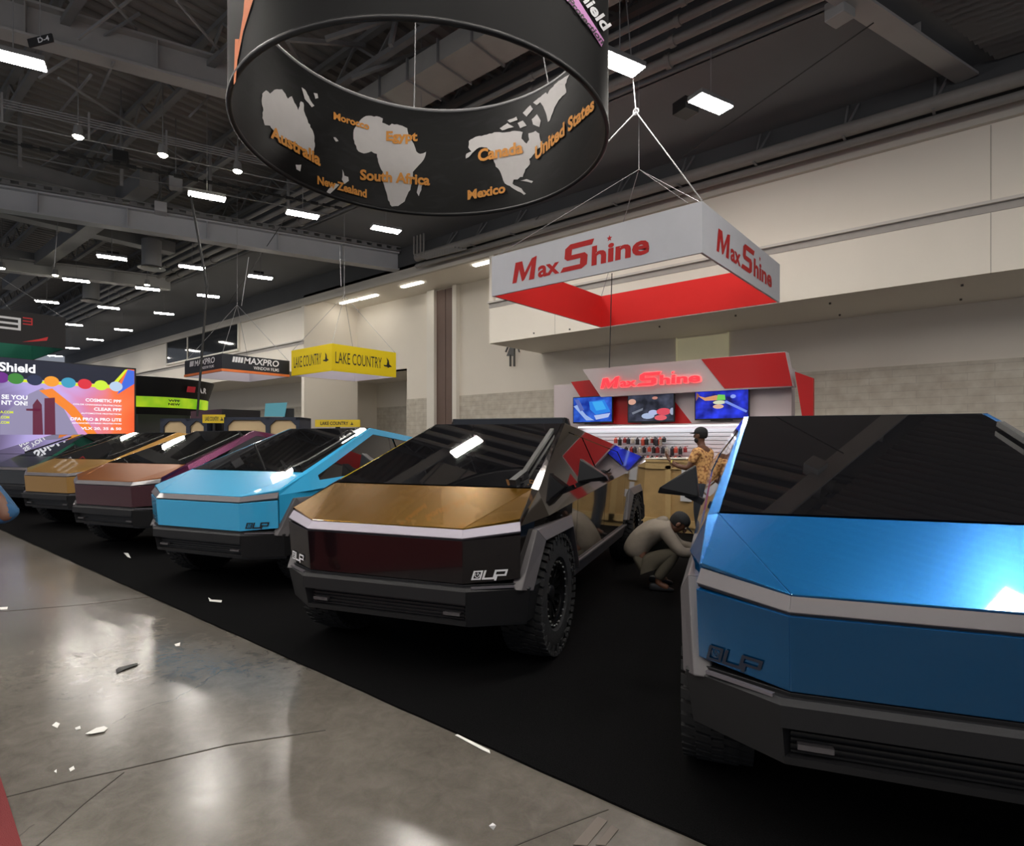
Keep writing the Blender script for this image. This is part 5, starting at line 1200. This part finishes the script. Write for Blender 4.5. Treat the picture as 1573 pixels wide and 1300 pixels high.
J['a'] = ((0, .0, .92), (.18, .14)); chain(J, E, 's', 'a', [((0, .0, 1.10), (.175, .14)), ((0, .0, 1.30), (.175, .14)), ((0, 0, 1.43), (.16, .12)), ((0, 0, 1.50), (.082, .078))])
chain(J, E, 'l', 's2', [(sa, .074), (tuple(ew), .066), ((.02, -.21, 1.29), .052)]); chain(J, E, 'r', 's2', [(sb_, .072), ((-.255, .02, 1.14), .062), ((-.265, -.04, .98), .052)]); skin_mesh('jacket', J, E, DEN, p3)
J, E = {}, []; q0 = ew * .75 + Z_ * .33; J['a'] = (tuple(q0), (.04, .03)); chain(J, E, 'h', 'a', [(tuple(q0 + Z_ * .08), (.045, .03)), (tuple(q0 + Z_ * .13 - ex * .02), (.03, .02))]); skin_mesh('red_shoulder_patch', J, E, mat('red_cloth', srgb(205, 60, 45), .8), p3)
trousers(p3, JEAN, (0, .01, .92), [[((sg * .1, .01, .84), .10), ((sg * .11, -.01, .50), .076), ((sg * .115, .02, .28), .066), ((sg * .12, .03, .10), .06)] for sg in (-1, 1)])
head_parts(p3, (0, -.03, 1.66), F_, Z_, hairm=mat('black_hair', (.01, .009, .009), .9))
for sg in (-1, 1): shoe(p3, (sg * .12, .03, 0), F_, BLACKP)

# ================================================================== LITTER ON THE FLOOR
SCR = mat('paper_scrap', (.72, .71, .68), .6)
def scrap(pts, lab, m=SCR, name='paper_scrap', cat='scrap', z=.0):
    P = [onZ(a, b, z) for a, b in pts]; c = sum(P, Vector()) / len(P); P = [p - c + Z_ * (.004 + .004 * math.sin(i * 1.7)) for i, p in enumerate(P)]
    mb = MB(); k = len(P); mb.add(P + [p + Z_ * .002 for p in P], [tuple(range(k)), tuple(range(k, 2 * k))] + [(i, (i + 1) % k, k + (i + 1) % k, k + i) for i in range(k)])
    o = mb.build(name, m); o.location = c; tag(o, lab, cat)
scrap([(131, 1129), (148, 1121), (160, 1117), (166, 1119), (160, 1126), (140, 1130)], 'largest white paper scrap on the concrete, left of the lamp glare')
scrap([(178, 1031), (181, 1028), (205, 1021), (212, 1019), (211, 1023), (190, 1031), (179, 1036)], 'thin black rubber strip curled on the concrete', BLACKP, 'rubber_strip', 'strip')
scrap([(80, 1116), (86, 1112), (92, 1113), (88, 1119)], 'small crumpled grey scrap left of the large white scrap')
scrap([(115, 1120), (123, 1118), (124, 1121), (117, 1122)], 'tiny white flake just left of the large white scrap')
scrap([(106, 1183), (113, 1180), (115, 1183), (108, 1186)], 'tiny white flake below the large white scrap'); scrap([(83, 1187), (87, 1185), (87, 1189)], 'tiniest white flake near the lower left joint')
scrap([(0, 934), (12, 934), (11, 937), (0, 937)], 'small white scrap at the left edge of the concrete'); scrap([(268, 991), (277, 989), (276, 993), (270, 993)], 'small white flake in the middle of the concrete near the carpet')
scrap([(320, 919), (325, 923), (341, 923), (340, 926), (322, 925)], 'white paper strip on the black carpet before the sky-blue truck', z=.013)
scrap([(190, 850), (197, 851), (201, 858), (196, 856)], 'small clear scrap on the black carpet before the copper-hooded truck', z=.013)
scrap([(699, 1131), (703, 1131), (752, 1154), (753, 1158), (740, 1154)], 'long white tape sliver along the carpet edge')
scrap([(751, 1271), (757, 1268), (762, 1270), (758, 1276)], 'crumpled shiny foil bit on the concrete near the bottom', mat('foil', (.35, .35, .36), .3, metal=.6))
scrap([(17, 811), (30, 812), (28, 815), (18, 814)], 'far white scrap at the left end of the carpet edge')
for k, pts in enumerate((((880, 1300), (918, 1258), (933, 1263), (902, 1300)), ((915, 1300), (940, 1271), (950, 1276), (930, 1300)))):
    scrap(pts, ('wider', 'narrower')[k] + ' dull grey tape patch stuck on the concrete at the bottom', mat('grey_tape', (.12, .10, .085), .6), 'tape_patch', 'tape')
mb = MB(); q0 = onZ(370, 970, .006); mb.path([q0 + Vector((.07 * math.cos(t / 9 * 5.2), .05 * math.sin(t / 9 * 5.2), 0)) for t in range(10)], .003, 6)
tag(mb.build('wire_loop', SCR), 'thin pale wire loop lying by the carpet edge', 'wire')
